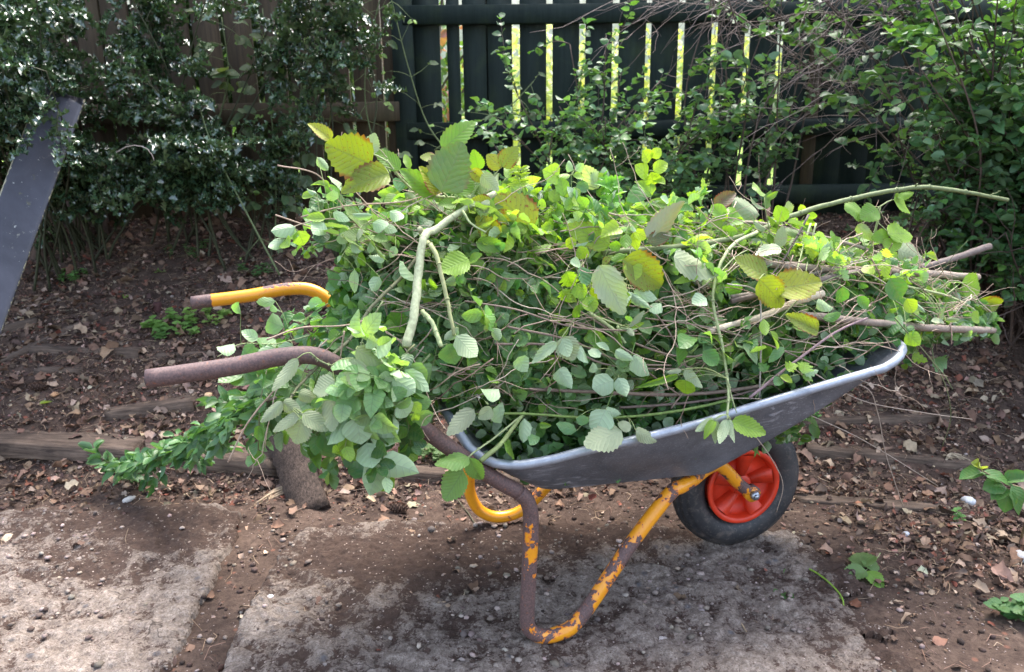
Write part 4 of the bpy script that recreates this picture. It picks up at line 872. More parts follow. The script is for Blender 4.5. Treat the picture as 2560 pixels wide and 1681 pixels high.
cane('bramble_cane', 'pale furry young bramble shoot bending down over the near tray rim', 'cane',
     [(DI, [(1760, 540), (1705, 568), (1672, 620), (1657, 700), (1678, 800), (1692, 900), (1690, 965)], -.12, -.34, .0042, .0025, FC), (DI, [(1668, 640), (1720, 590), (1800, 560)], -.2, -.1, .0016, .001, FC), (DI, [(1690, 880), (1700, 920), (1712, 960)], -.32, -.33, .0018, .001, FC)],
     [(Z9, (2330, 780), (2130, 915), .34, -.345, SN, True), (Z9, (2320, 800), (2230, 960), .4, -.345, YG, False), (Z9, (2340, 800), (2330, 1020), .3, -.35, SN, True), (DI, (1700, 980), (1778, 1010), .5, -.34, YG, False), (DI, (1690, 975), (1670, 1035), .35, -.35, SN, True), (DI, (1695, 975), (1705, 1030), .3, -.35, SN, True), (Z9, (2040, 400), (2030, 560), .9, -.30, YG, False), (Z9, (2000, 300), (1850, 330), .35, -.30, UN, True), (Z9, (2030, 290), (2190, 470), .4, -.31, SN, True), (Z9, (1960, 350), (1600, 470), .14, -.31, GR, False)], .2)
cane('bramble_cane', 'thick pale green cut cane with a knobbly fork standing on the near side', 'cane',
     [(DI, [(1150, 450), (1075, 490), (1012, 533), (985, 553), (972, 640), (965, 715), (945, 808)], -.10, -.31, .0066, .0088, (.42, .45, .27)), (DI, [(985, 545), (975, 532)], -.18, -.19, .006, .005, (.36, .35, .2)), (DI, [(980, 722), (1006, 755), (1026, 806)], -.27, -.32, .0048, .0042, FC),
      (DI, [(988, 560), (1012, 588), (1035, 680), (1056, 780)], -.20, -.31, .0050, .0034, (.33, .35, .16)), (DI, [(1075, 490), (1095, 520), (1130, 540)], -.15, -.2, .0028, .0016, FC)],
     [(Z5, (1360, 1480), (1270, 1563), .5, -.31, SP, True, 'oval'), (DI, (1060, 780), (1110, 835), .6, -.33, SN, True, 'oval'), (DI, (1040, 800), (1060, 850), .8, -.32, SP, False, 'oval')], .1)
cane('bramble_cane', 'dark thorny bramble cane sloping down left across the rusty handle', 'cane',
     [(DI, [(978, 588), (930, 648), (865, 712), (812, 790), (750, 842), (700, 892), (662, 945)], -.17, -.37, .0038, .0022, (.17, .17, .09)), (DI, [(890, 700), (850, 770), (828, 850), (825, 905)], -.3, -.36, .0016, .001, GC), (DI, [(720, 820), (745, 840), (770, 850)], -.36, -.37, .0018, .0015, GC)],
     [(Z8, (480, 780), (440, 960), .85, -.385, UN, True), (Z8, (490, 730), (680, 870), .55, -.38, UN, True), (Z8, (460, 730), (270, 880), .35, -.38, UN, True), (Z8, (330, 640), (150, 800), .38, -.38, UN, True), (Z8, (335, 640), (470, 730), .55, -.38, UN, True), (Z8, (740, 480), (580, 570), .85, -.38, UN, True), (Z8, (885, 300), (930, 560), .6, -.375, UN, True), (Z8, (905, 230), (1130, 370), .5, -.37, UN, True), (Z8, (460, 570), (610, 630), .5, -.37, UN, True), (Z8, (450, 300), (270, 560), .3, -.36, UN, True), (Z8, (710, 600), (740, 880), .55, -.36, UN, True), (Z8, (640, 620), (560, 680), .7, -.36, SP, False, 'oval')], 1.2)
cane('bramble_cane', 'green thorny bramble cane lying level just above the near tray rim', 'cane',
     [(DI, [(1100, 963), (1215, 962), (1400, 972), (1560, 958), (1700, 930)], -.255, -.27, .0024, .0034, (.16, .24, .06)), (Z9, [(440, 720), (330, 870), (200, 1040), (0, 1200)], -.27, -.325, .0036, .0052, (.26, .32, .12)), (Z1, [(1370, 360), (1100, 580), (870, 750), (800, 880)], -.27, -.34, .0022, .0014, FC)],
     [(Z8, (1790, 1075), (1530, 1120), .5, -.34, (.15, .29, .07, .05), False), (Z8, (1790, 1075), (1890, 1285), .5, -.34, (.15, .29, .07, .05), False), (Z8, (1745, 1180), (1605, 1410), .68, -.345, (.17, .31, .08, .05), False), (Z8, (1830, 700), (1605, 905), .42, -.31, (.10, .12, .06, .2), True), (Z8, (1970, 690), (1860, 770), .8, -.30, UN, True), (Z9, (1405, 900), (1005, 1085), .52, -.335, UN, True), (Z9, (1545, 900), (1770, 1005), .4, -.335, UN, True), (Z9, (1500, 870), (1350, 840), .6, -.33, UN, True), (Z9, (240, 1030), (380, 1150), .75, -.28, GR, False)], 1.0)
# the spotted bramble leaves crowning the heap
cane('bramble_cane', 'bramble cutting with large spotted olive leaves crowning the left of the heap', 'cane',
     [(Z5, [(1440, 600), (1100, 560), (950, 440), (870, 340), (740, 270)], -.05, -.1, .0035, .0016, FC), (Z5, [(900, 390), (770, 350)], -.1, -.12, .0014, .001, GC)],
     [(Z5, (765, 365), (440, 215), .78, -.13, OL, False), (Z5, (885, 425), (570, 505), .56, -.14, OL, False), (Z5, (490, 195), (342, 62), .5, -.1, OY, False), (Z5, (740, 285), (795, 155), .75, -.08, UN, True), (Z5, (960, 395), (795, 245), .5, -.08, GR, False), (Z5, (1030, 390), (985, 280), .4, -.1, YG, False, 'oval'), (Z5, (1215, 565), (990, 405), .48, -.1, GR, False), (Z5, (1235, 560), (1125, 375), .6, -.11, OY, False)])
cane('bramble_cane', 'bramble cutting with one broad upright grey green leaf at the heap crest', 'cane',
     [(Z5, [(1460, 720), (1350, 640), (1260, 560), (1240, 540)], -.05, -.14, .003, .0016, FC), (Z5, [(1560, 560), (1600, 450), (1650, 380)], -.08, -.08, .0018, .001, FC)],
     [(Z5, (1240, 548), (1400, 205), .74, -.15, GG, False), (Z5, (1250, 262), (1472, 55), .5, -.09, GR, False), (Z5, (1655, 385), (1555, 290), .75, -.09, OY, False), (Z5, (1655, 375), (1765, 238), .75, -.09, OL, False), (Z5, (1500, 400), (1465, 265), .6, -.05, GR, False), (Z5, (1330, 560), (1460, 430), .8, -.09, GR, False), (Z5, (1220, 330), (1100, 300), .7, -.05, OL, False), (Z5, (1520, 430), (1632, 535), .6, -.12, UN, True), (Z5, (1440, 400), (1540, 480), .6, -.1, OY, False)])
cane('bramble_cane', 'bramble cutting with yellowing rust edged leaves in the middle of the crest', 'cane',
     [(Z5, [(1440, 600), (1560, 640), (1650, 700), (1800, 900)], -.08, -.15, .003, .0016, FC)],
     [(Z5, (1870, 800), (1620, 570), .75, -.14, (.22, .24, .02, 1.), False), (Z5, (1640, 860), (1480, 720), .65, -.15, OY, False), (Z5, (1590, 640), (1450, 600), .7, -.13, OY, False), (Z5, (1560, 600), (1600, 720), .5, -.14, YG, False), (Z5, (1430, 1010), (1235, 1100), .75, -.2, YG, False), (Z5, (1430, 1030), (1530, 985), .6, -.19, GR, False), (Z5, (1480, 900), (1700, 930), .45, -.18, GR, False), (Z5, (1340, 640), (1240, 620), .7, -.12, GR, False)])
cane('bramble_cane', 'bramble cutting with big olive leaves and one pale underside in mid heap', 'cane',
     [(Z7, [(420, 630), (640, 780), (660, 560)], -.16, -.18, .002, .0012, FC), (Z7, [(420, 630), (360, 860), (280, 1100)], -.16, -.2, .0018, .0018, FC), (Z7, [(280, 1100), (500, 1250), (600, 1350), (640, 1400)], -.2, -.25, .004, .003, FC), (Z7, [(560, 1230), (600, 1400), (570, 1480)], -.24, -.27, .003, .001, FC), (Z7, [(380, 1150), (640, 1240), (690, 1240)], -.24, -.25, .002, .001, FC)],
     [(Z7, (610, 590), (1060, 840), .60, -.18, OL, False), (Z7, (490, 440), (95, 230), .52, -.14, (.2, .3, .02, .4), False), (Z7, (380, 640), (620, 1120), .5, -.2, UN, True), (Z7, (680, 1240), (820, 1080), .3, -.25, UN, True), (Z7, (690, 1250), (820, 1200), .3, -.25, YG, False), (Z7, (670, 1250), (720, 1340), .5, -.25, UN, True), (Z7, (480, 560), (420, 640), .7, -.15, OL, False), (Z7, (20, 1340), (130, 1563), .8, -.26, UN, True), (Z7, (1350, 745), (1115, 790), .33, -.19, YG, False)])
cane('bramble_cane', 'bramble cutting with red edged yellow green leaves right of the heap centre', 'cane',
     [(DI, [(1880, 500), (1830, 590), (1786, 650)], -.12, -.2, .0032, .0022, (.09, .075, .06)), (DI, [(1884, 520), (1862, 590), (1850, 640)], -.1, -.14, .0028, .0018, FC), (DI, [(1896, 520), (1880, 590), (1872, 640)], -.1, -.14, .0022, .0012, FC)],
     [(Z7, (2030, 752), (1690, 590), .62, -.21, OL, False), (Z7, (1945, 775), (2235, 1065), .52, -.22, (.22, .27, .02, .6), False), (Z6, (1150, 735), (1375, 705), .55, -.2, (.26, .28, .02, .9), False), (Z7, (1110, 560), (1520, 745), .5, -.15, UN, True), (Z7, (2160, 460), (2180, 260), .6, -.08, UN, True), (Z7, (2150, 460), (1900, 560), .4, -.1, UN, True), (Z6, (1370, 940), (1190, 860), .3, -.22, (.2, .25, .03, 1.), False)])
cane('bramble_cane', 'bramble cutting with bright rounded leaves standing up at the barrow front', 'cane',
     [(Z6, [(1620, 560), (1640, 480), (1660, 400), (1672, 330)], 0, -.04, .0032, .0026, FC), (Z6, [(1670, 330), (1720, 300), (1780, 285)], -.04, -.04, .0016, .001, FC), (Z6, [(1655, 400), (1710, 450)], -.04, -.05, .0012, .001, FC), (Z6, [(1800, 720), (1980, 760), (2080, 800), (2140, 840)], -.02, -.08, .0032, .0018, FC), (Z6, [(2000, 760), (2075, 700)], -.06, -.06, .0012, .0009, FC)],
     [(Z6, (1712, 465), (1845, 450), .72, -.06, YG, False), (Z6, (1715, 470), (1640, 480), .75, -.05, GR, False), (Z6, (1660, 340), (1590, 375), .75, -.05, GR, False), (Z6, (1740, 295), (1830, 345), .65, -.05, YG, False), (Z6, (1760, 285), (1842, 258), .4, -.05, YG, False), (Z6, (1590, 350), (1510, 340), .7, -.03, GR, False), (Z6, (1735, 480), (1730, 560), .9, -.06, YG, False), (Z6, (2075, 700), (2190, 745), .72, -.07, YG, False), (Z6, (2075, 700), (2010, 710), .8, -.06, GR, False), (Z6, (2150, 790), (2308, 825), .36, -.06, OL, False), (Z6, (1560, 420), (1640, 500), .4, -.02, GG, True), (Z6, (1760, 540), (1900, 590), .6, 0., GG, True), (Z6, (1985, 880), (1985, 800), .5, -.08, GG, True), (Z6, (1995, 885), (2060, 885), .35, -.08, GG, True), (Z6, (1980, 890), (1920, 900), .35, -.08, GG, True), (Z6, (2120, 860), (2170, 890), .6, -.08, YG, False), (Z6, (1215, 390), (1210, 300), .75, .0, UN, True), (Z6, (860, 330), (965, 250), .55, .0, BR, False), (Z6, (1080, 370), (900, 300), .5, .03, GG, True)])
cane('bramble_cane', 'crumpled purple brown bramble leaves on the far side of the crest', 'cane', [(Z7, [(860, 420), (980, 300), (1080, 120)], -.05, -.05, .002, .001, (.12, .07, .05))],
     [(Z7, (880, 400), (1150, 20), .42, -.06, (.09, .08, .055, .7), True), (Z7, (860, 420), (1110, 300), .45, -.08, (.09, .10, .04, 1.), False), (Z7, (1290, 120), (1250, 20), .5, -.02, UN, True)])
cane('snowberry_spray', 'upright snowberry spray with glowing round leaves above the heap crest', 'cutting',
     [(DI, [(1512, 470), (1512, 430), (1503, 385), (1512, 348)], -.02, -.04, .0012, .0008, FC)],
     [(DI, (1508, 378), (1490, 345 + 5), .9, -.05, (.3, .42, .03, 0), False, 'oval'), (DI, (1516, 368), (1535, 345), .85, -.05, (.3, .42, .03, 0), False, 'oval'), (DI, (1518, 398), (1552, 378), .8, -.05, (.27, .40, .03, 0), False, 'oval'), (DI, (1505, 412), (1490, 385), .7, -.05, (.26, .4, .03, 0), False, 'oval'), (DI, (1520, 430), (1512, 398), .9, -.05, (.24, .36, .03, 0), False, 'oval'), (DI, (1520, 415), (1545, 425), .6, -.05, (.28, .4, .04, 0), False, 'oval'), (DI, (1515, 455), (1490, 420), .6, -.05, SB, False, 'oval'), (DI, (1510, 440), (1462, 455), .7, -.04, SP, False, 'oval')], leafmat='snow')
cane('snowberry_spray', 'snowberry spray with a whorl of pale round leaves on the crest behind', 'cutting', [(Z6, [(155, 240), (155, 180), (170, 150)], 0, -.02, .0012, .0008, FC)],
     [(Z6, (95, 185), (25, 150), .8, -.03, SB, False, 'oval'), (Z6, (150, 175), (75, 170), .45, -.03, SB, False, 'oval'), (Z6, (165, 150), (140, 110), .8, -.03, SN, True, 'oval'), (Z6, (175, 150), (215, 120), .8, -.03, SN, True, 'oval'), (Z6, (160, 175), (225, 185), .5, -.03, SB, False, 'oval'), (Z6, (285, 240), (215, 125), .6, -.01, (.3, .36, .15, .2), True), (Z6, (180, 215), (240, 250), .8, -.02, SP, False, 'oval')], leafmat='snow')
# pale hanging snowberry sprays over the handle, rim and side
cane('snowberry_spray', 'drooping snowberry spray with large pale leaves hanging lowest below the handle', 'cutting',
     [(Z8, [(1180, 440), (1040, 480), (940, 600), (880, 740), (890, 780)], -.33, -.385, .0016, .001, FC), (Z8, [(1000, 880), (1060, 1020), (1110, 1100), (1150, 1240)], -.36, -.39, .0014, .0008, FC), (Z8, [(1180, 450), (1230, 600), (1320, 740)], -.33, -.36, .0012, .0008, FC)],
     [(Z8, (905, 755), (950, 970), .95, -.39, SN, True, 'oval'), (Z8, (1110, 1100), (1345, 1175), .66, -.395, SN, True, 'oval'), (Z8, (1085, 1130), (1005, 1395), .62, -.395, (.13, .27, .11, 0), True, 'oval'), (Z8, (1135, 1230), (1160, 1360), .58, -.395, (.2, .34, .1, 0), True, 'oval'), (Z8, (1070, 760), (1225, 920), .9, -.37, SP, True, 'oval'), (Z8, (990, 960), (1040, 1165), .9, -.38, SP, True, 'oval'), (Z8, (1020, 930), (1230, 950), .4, -.385, SN, True, 'oval'), (Z8, (985, 580), (1175, 680), .42, -.385, SN, True, 'oval'), (Z8, (955, 550), (735, 600), .33, -.385, SN, True, 'oval'), (Z8, (970, 560), (1050, 760), .9, -.37, SP, True, 'oval'), (Z8, (1245, 640), (1300, 755), 1.0, -.385, SN, True, 'oval'), (Z8, (1190, 450), (1370, 570), .8, -.38, SN, True, 'oval'), (Z8, (1200, 470), (1080, 430), .7, -.38, SN, True, 'oval'), (Z8, (1230, 600), (1150, 560), .9, -.385, SN, True, 'oval'), (Z8, (1200, 620), (1210, 500), .8, -.37, SN, True, 'oval'), (Z8, (870, 770), (760, 940), .6, -.385, SP, False, 'oval'), (Z8, (850, 880), (790, 1105), .4, -.385, SB, False, 'oval'), (Z8, (820, 990), (870, 1105), .75, -.39, SB, False, 'oval'), (Z8, (780, 1030), (710, 1050), .6, -.385, SB, False, 'oval'), (Z8, (840, 760), (710, 1000), .45, -.38, SP, True, 'oval'), (Z8, (1350, 640), (1410, 730), .7, -.37, SB, False, 'oval'), (Z8, (1360, 720), (1375, 810), .6, -.37, SB, False, 'oval'), (Z8, (1290, 390), (1480, 540), .4, -.36, SN, True, 'oval')], leafmat='snow')
cane('snowberry_spray', 'snowberry spray with broad grey green leaves hanging over the load side', 'cutting',
     [(Z9, [(1540, 20), (1480, 200), (1380, 370), (1300, 560), (1250, 690)], -.24, -.29, .0016, .001, (.16, .27, .07))],
     [(Z9, (1325, 400), (1110, 480), .95, -.29, (.12, .24, .13, 0), True, 'oval'), (Z9, (1370, 375), (1450, 555), .68, -.295, (.13, .25, .14, 0), True, 'oval'), (Z9, (1520, 150), (1700, 350), .62, -.285, SN, True, 'oval'), (Z9, (1250, 690), (1130, 930), .85, -.295, (.14, .27, .15, 0), True, 'oval'), (Z9, (1255, 700), (1355, 740), .7, -.29, SP, True, 'oval'), (Z9, (1345, 100), (1490, 200), .5, -.27, SN, True, 'oval'), (Z9, (960, 50), (1060, 235), .5, -.27, (.2, .33, .2, 0), True, 'oval'), (Z9, (810, -10), (880, 170), .75, -.26, (.18, .27, .12, .1), True), (Z9, (760, 20), (520, 235), .32, -.26, (.16, .24, .1, .1), True), (Z9, (1170, 290), (1080, 260), .7, -.27, SN, True, 'oval'), (Z9, (185, 490), (10, 550), .7, -.28, SN, True, 'oval'), (Z9, (185, 640), (230, 835), .75, -.295, (.12, .26, .14, .1), True, 'oval'), (Z9, (380, 170), (440, 285), .8, -.26, SP, True, 'oval'), (Z9, (780, 290), (880, 450), .7, -.27, SP, True, 'oval'), (Z9, (1170, 90), (1090, 190), .8, -.26, SP, True, 'oval'), (Z9, (960, 900), (760, 830), .5, -.27, SP, False, 'oval'), (Z9, (950, 780), (1080, 800), .6, -.27, SP, False, 'oval'), (Z9, (560, 950), (500, 1030), .7, -.27, SP, False, 'oval'), (Z9, (590, 850), (690, 850), .5, -.27, GR, False, 'oval'), (Z9, (440, 780), (420, 1020), .5, -.27, SP, True, 'oval')], leafmat='snow')
cane('snowberry_spray', 'snowberry spray with near white leaves reaching left from the heap top', 'cutting',
     [(Z5, [(1080, 870), (800, 830), (650, 760), (450, 735), (250, 780), (170, 830)], -.1, -.2, .0018, .0008, (.36, .28, .2)), (Z5, [(700, 780), (620, 900), (560, 990)], -.16, -.2, .001, .0007, FC)],
     [(Z5, (245, 790), (75, 810), .6, -.2, SN, True, 'oval'), (Z5, (240, 800), (190, 870), .9, -.2, SN, True, 'oval'), (Z5, (450, 730), (315, 735), .5, -.19, SB, False, 'oval'), (Z5, (440, 760), (360, 850), .8, -.2, SN, True, 'oval'), (Z5, (260, 815), (310, 930), .8, -.2, SB, False, 'oval'), (Z5, (170, 870), (50, 950), .45, -.2, SP, True, 'oval'), (Z5, (170, 880), (210, 930), .9, -.2, SB, False, 'oval'), (Z5, (500, 690), (600, 750), .5, -.18, SN, True, 'oval'), (Z5, (630, 700), (780, 725), .28, -.17, SN, True, 'oval'), (Z5, (770, 760), (880, 800), .7, -.16, SN, True, 'oval'), (Z5, (850, 780), (930, 830), .7, -.16, SN, True, 'oval'), (Z5, (890, 680), (980, 750), .6, -.15, SN, True, 'oval'), (Z5, (540, 840), (590, 900), .9, -.2, SN, True, 'oval'), (Z5, (625, 905), (700, 950), .8, -.2, SN, True, 'oval'), (Z5, (770, 880), (750, 970), .5, -.18, SN, True, 'oval'), (Z5, (860, 990), (750, 1010), .6, -.18, SN, True, 'oval'), (Z5, (930, 920), (890, 1000), .6, -.17, SN, True, 'oval'), (Z5, (560, 990), (530, 1050), .6, -.2, SN, True, 'oval'), (Z5, (580, 780), (560, 860), .5, -.18, SB, False, 'oval'), (Z5, (540, 590), (430, 550), .5, -.15, SN, True, 'oval'), (Z5, (390, 560), (320, 540), .5, -.15, SN, True, 'oval'), (Z5, (380, 570), (290, 590), .6, -.15, SB, False, 'oval'), (Z5, (480, 520), (360, 470), .4, -.12, SB, False, 'oval'), (Z5, (560, 490), (480, 430), .7, -.12, SN, True, 'oval'), (Z5, (390, 310), (470, 400), .5, -.1, SN, True, 'oval'), (Z5, (720, 1060), (690, 950), .4, -.18, GR, False, 'oval'), (Z5, (820, 1130), (760, 1230), .7, -.2, SP, True, 'oval'), (Z5, (650, 1080), (650, 1240), .35, -.2, SN, True, 'oval')], leafmat='snow')
YGf = (.26, .37, .025, 0)
cane('snowberry_spray', 'snowberry spray with glowing yellow green leaves hanging at the heap centre', 'cutting',
     [(Z7, [(0, 310), (280, 265), (600, 265), (690, 230)], -.16, -.2, .0016, .0012, WC), (Z7, [(700, 400), (680, 560), (650, 830)], -.2, -.22, .0012, .001, FC), (Z7, [(130, 640), (270, 540), (370, 370), (450, 355)], -.17, -.2, .0014, .001, WC), (Z7, [(260, 610), (290, 780), (295, 900)], -.2, -.22, .0009, .0007, WC)],
     [(Z7, (580, 270), (435, 310), .7, -.21, YGf, False, 'oval'), (Z7, (660, 270), (545, 310), .35, -.22, SN, True, 'oval'), (Z7, (690, 260), (735, 310), .5, -.22, SN, True, 'oval'), (Z7, (720, 310), (865, 375), .6, -.22, (.33, .44, .02, 0), False, 'oval'), (Z7, (650, 330), (640, 470), .6, -.21, (.12, .24, .03, 0), False, 'oval'), (Z7, (710, 320), (770, 490), .55, -.21, YGf, False, 'oval'), (Z7, (600, 440), (475, 460), .75, -.2, (.14, .28, .03, 0), False, 'oval'), (Z7, (640, 540), (500, 590), .5, -.2, (.14, .28, .03, 0), False, 'oval'), (Z7, (160, 390), (55, 460), .8, -.19, YGf, False, 'oval'), (Z7, (275, 410), (135, 440), .25, -.2, SN, True, 'oval'), (Z7, (270, 470), (160, 570), .8, -.19, (.2, .32, .02, 0), False, 'oval'), (Z7, (680, 600), (720, 800), .85, -.23, YGf, False, 'oval'), (Z7, (630, 870), (500, 1030), .8, -.235, (.2, .33, .02, 0), False, 'oval'), (Z7, (640, 880), (620, 1050), .6, -.235, SP, True, 'oval'), (Z7, (650, 900), (665, 1055), .3, -.235, YGf, False, 'oval'), (Z7, (310, 830), (440, 970), .7, -.23, (.33, .44, .02, 0), False, 'oval'), (Z7, (290, 930), (205, 1040), .8, -.235, (.12, .26, .03, 0), False, 'oval'), (Z7, (260, 950), (330, 1090), .9, -.235, (.2, .33, .02, 0), False, 'oval'), (Z7, (200, 650), (230, 860), .75, -.21, (.06, .17, .07, 0), False, 'oval'), (Z7, (200, 620), (90, 620), .6, -.21, SN, True, 'oval'), (Z7, (160, 820), (240, 960), .9, -.2, (.2, .34, .02, 0), False, 'oval'), (Z7, (680, 900), (840, 1060), .35, -.23, SN, True, 'oval'), (Z7, (720, 890), (895, 960), .5, -.22, SN, True, 'oval'), (Z7, (990, 1010), (875, 1080), .85, -.23, SN, True, 'oval'), (Z7, (190, 1020), (150, 1170), .4, -.22, GR, False, 'oval'), (Z7, (60, 700), (130, 890), .8, -.18, (.17, .3, .02, 0), False, 'lobe'), (Z7, (20, 880), (100, 1010), .8, -.18, (.22, .36, .02, 0), False, 'lobe'), (Z7, (1430, 960), (1285, 1020), .8, -.22, SP, True, 'oval'), (Z7, (1480, 1330), (1420, 1340), .8, -.26, SN, True, 'oval'), (Z7, (350, 1400), (480, 1470), .4, -.25, SN, True, 'oval')], leafmat='snow')
DK = (.045, .13, .04, 0); DK2 = (.07, .19, .04, 0)
cane('snowberry_spray', 'snowberry spray of deep green leaves just above the right end of the rim', 'cutting',
     [(Z6, [(930, 1100), (1010, 1000), (1100, 950), (1160, 900)], -.2, -.22, .0014, .001, GC), (Z6, [(1160, 900), (1300, 760), (1440, 680), (1560, 650)], -.22, -.05, .0016, .0016, GC), (Z6, [(1560, 650), (1640, 720), (1760, 800), (1900, 900)], -.05, -.15, .0022, .0015, (.2, .22, .1))],
     [(Z6, (800, 1040), (870, 1110), .8, -.24, DK2, False, 'oval'), (Z6, (750, 970), (690, 1010), .7, -.24, DK2, False, 'oval'), (Z6, (690, 1100), (660, 1020), .7, -.24, DK2, False, 'oval'), (Z6, (1100, 880), (1110, 960), .45, -.22, SB, False, 'oval'), (Z6, (1130, 940), (1180, 1030), .5, -.22, SB, False, 'oval'), (Z6, (1200, 1020), (1130, 1080), .4, -.23, SP, False, 'oval'), (Z6, (1390, 880), (1480, 850), .5, -.2, DK2, False, 'oval'), (Z6, (1490, 720), (1480, 810), .6, -.15, DK, False, 'oval'), (Z6, (1560, 770), (1620, 830), .6, -.14, DK2, False, 'oval'), (Z6, (1720, 680), (1780, 790), .8, -.1, DK, False, 'oval'), (Z6, (1790, 600), (1830, 660), .8, -.06, DK2, False, 'oval'), (Z6, (1690, 600), (1700, 665), .6, -.1, YGf, False, 'oval'), (Z6, (1640, 620), (1590, 650), .7, -.1, YGf, False, 'oval'), (Z6, (1800, 780), (1830, 850), .8, -.1, YGf, False, 'oval'), (Z6, (1830, 790), (1900, 850), .25, -.1, SN, True, 'oval'), (Z6, (1800, 950), (1870, 1010), .8, -.16, (.24, .40, .03, 0), False, 'oval'), (Z6, (1830, 1060), (1910, 1090), .6, -.18, (.24, .40, .03, 0), False, 'lobe'), (Z6, (1930, 1080), (2020, 1110), .55, -.18, SP, False, 'lobe'), (Z6, (1760, 860), (1780, 920), .5, -.15, SN, True, 'oval'), (Z6, (1360, 800), (1430, 830), .5, -.18, SB, True, 'oval'), (Z6, (1900, 560), (1965, 590), .45, -.05, YGf, False, 'oval')], leafmat='snow')
cane('snowberry_spray', 'small lobed leaf spray lying against the near tray rim to the right', 'cutting',
     [(Z6, [(1060, 1270), (1110, 1180), (1140, 1160), (1190, 1170), (1290, 1150)], -.27, -.3, .0012, .0008, FC)],
     [(Z6, (1210, 1130), (1270, 1100), .9, -.31, (.24, .4, .03, 0), False, 'lobe'), (Z6, (1290, 1150), (1310, 1075), .8, -.31, SN, True, 'lobe'), (Z6, (1300, 1150), (1370, 1130), .6, -.31, SN, True, 'lobe'), (Z6, (1290, 1160), (1350, 1185), .6, -.31, GR, False, 'lobe'), (Z6, (1180, 1160), (1240, 1200), .5, -.31, YGf, False, 'oval'), (Z6, (1110, 1140), (1080, 1090), .8, -.3, DK2, False, 'lobe'), (Z6, (1180, 1170), (1150, 1210), .8, -.31, SP, False, 'oval')], leafmat='snow')
# feathery yellow weed on the crest
cane('crest_weed', 'small yellow green feathery weed on the crest right of the big leaves', 'cutting', [(Z5, [(1790, 620), (1785, 520), (1760, 430), (1720, 380)], -.05, -.06, .001, .0007, FC)],
     [(Z5, (1785, 500 - i * 22), (1785 + sg * 70, 490 - i * 24), .3, -.06, (.24, .34, .04, 0), False, 'lobe') for i in range(6) for sg in (-1, 1)], leafmat='snow')
cane('crest_weed', 'bright green lobed weed standing on the crest left of the glowing round leaves', 'cutting', [(Z6, [(350, 330), (345, 250), (355, 180)], -.02, -.03, .0012, .0008, (.1, .25, .04))],
     [(Z6, (350, 320 - 22 * i), (350 + sg * 55, 300 - 24 * i), .6, -.03, (.12, .32, .04, 0), False, 'lobe') for i in range(6) for sg in (-1, 1)], leafmat='snow')
# privet spray lying at the left
root = None
st = MB(); fo = MB(); pa = [at_v(640, 925, -.2), at_y(560, 960, 1.72), at_y(470, 1020, 1.95), at_y(360, 1065, 2.15), at_y(250, 1085, 2.30)]; P = smooth_path(pa, 7); P[-1][2] = max(P[-1][2], .02)
tube(st, P, np.linspace(.0034, .0016, len(P)), 6, col=(.16, .12, .09)); pc = lambda n: pal(n, [(.035, .11, .035), (.05, .14, .045), (.06, .16, .05)], .2)
for k in range(1, len(P) - 1):
    for q in range(2):
        Q = grow(st, P[k], (P[k] - P[k - 1]) / .03 + rng.normal(size=3) * .8 + np.array([0, -.1, .15]), random.uniform(.04, .11), .0011, 5, .2, 0, (.16, .18, .08), 4); leaves_along(fo, Q, 'oval', .018, .042, .5, pc, .1, .8)
leaves_along(fo, P, 'lance', .014, .036, .5, pc, .1, .8)
root = empty('privet_spray', P[0]); tag(root, 'dark glossy privet spray trailing from under the rusty handle to the ground', 'cutting'); st.build('stem', M['stem'], root); fo.build('foliage', M['shade'], root)
cane('snowberry_spray', 'snowberry spray reaching left past the yellow handle end', 'cutting', [(DI, [(720, 780), (640, 800), (560, 800), (505, 830)], -.05, -.1, .0014, .0008, FC)],
     [(DI, (545, 800), (505, 820), .7, -.12, SP, True, 'oval'), (DI, (600, 790), (560, 770), .6, -.12, SN, True, 'oval'), (DI, (660, 760), (615, 745), .8, -.1, SP, True, 'oval'), (DI, (640, 700), (590, 705), .4, .0, SN, True, 'oval'), (DI, (640, 810), (600, 840), .7, -.12, SP, True, 'oval'), (DI, (560, 730), (545, 700), .4, -.12, SP, True, 'oval'), (DI, (590, 800), (560, 840), .6, -.12, SP, False, 'oval'), (DI, (680, 800), (650, 830), .8, -.12, SP, True, 'oval')], leafmat='snow')
for lab, px, py in (('snowberry tip with small grey green leaves dangling leftmost below the rusty handle', 600, 1000), ('snowberry tip dangling in front of the upright timber stub', 725, 1020)):
    st = MB(); fo = MB(); P = smooth_path([at_v(px + 20, py - 140, -.15), at_v(px + 5, py - 60, -.17), at_v(px, py + 50, -.17)], 5); tube(st, P, .0012, 5, col=(.2, .2, .1)); leaves_along(fo, P, 'oval', .018, .032, .75, lambda n: pal(n, SNOW, .15), .1)
    root = empty('snowberry_tip', P[0]); tag(root, lab, 'cutting'); st.build('stem', M['stem'], root); fo.build('foliage', M['snow'], root)
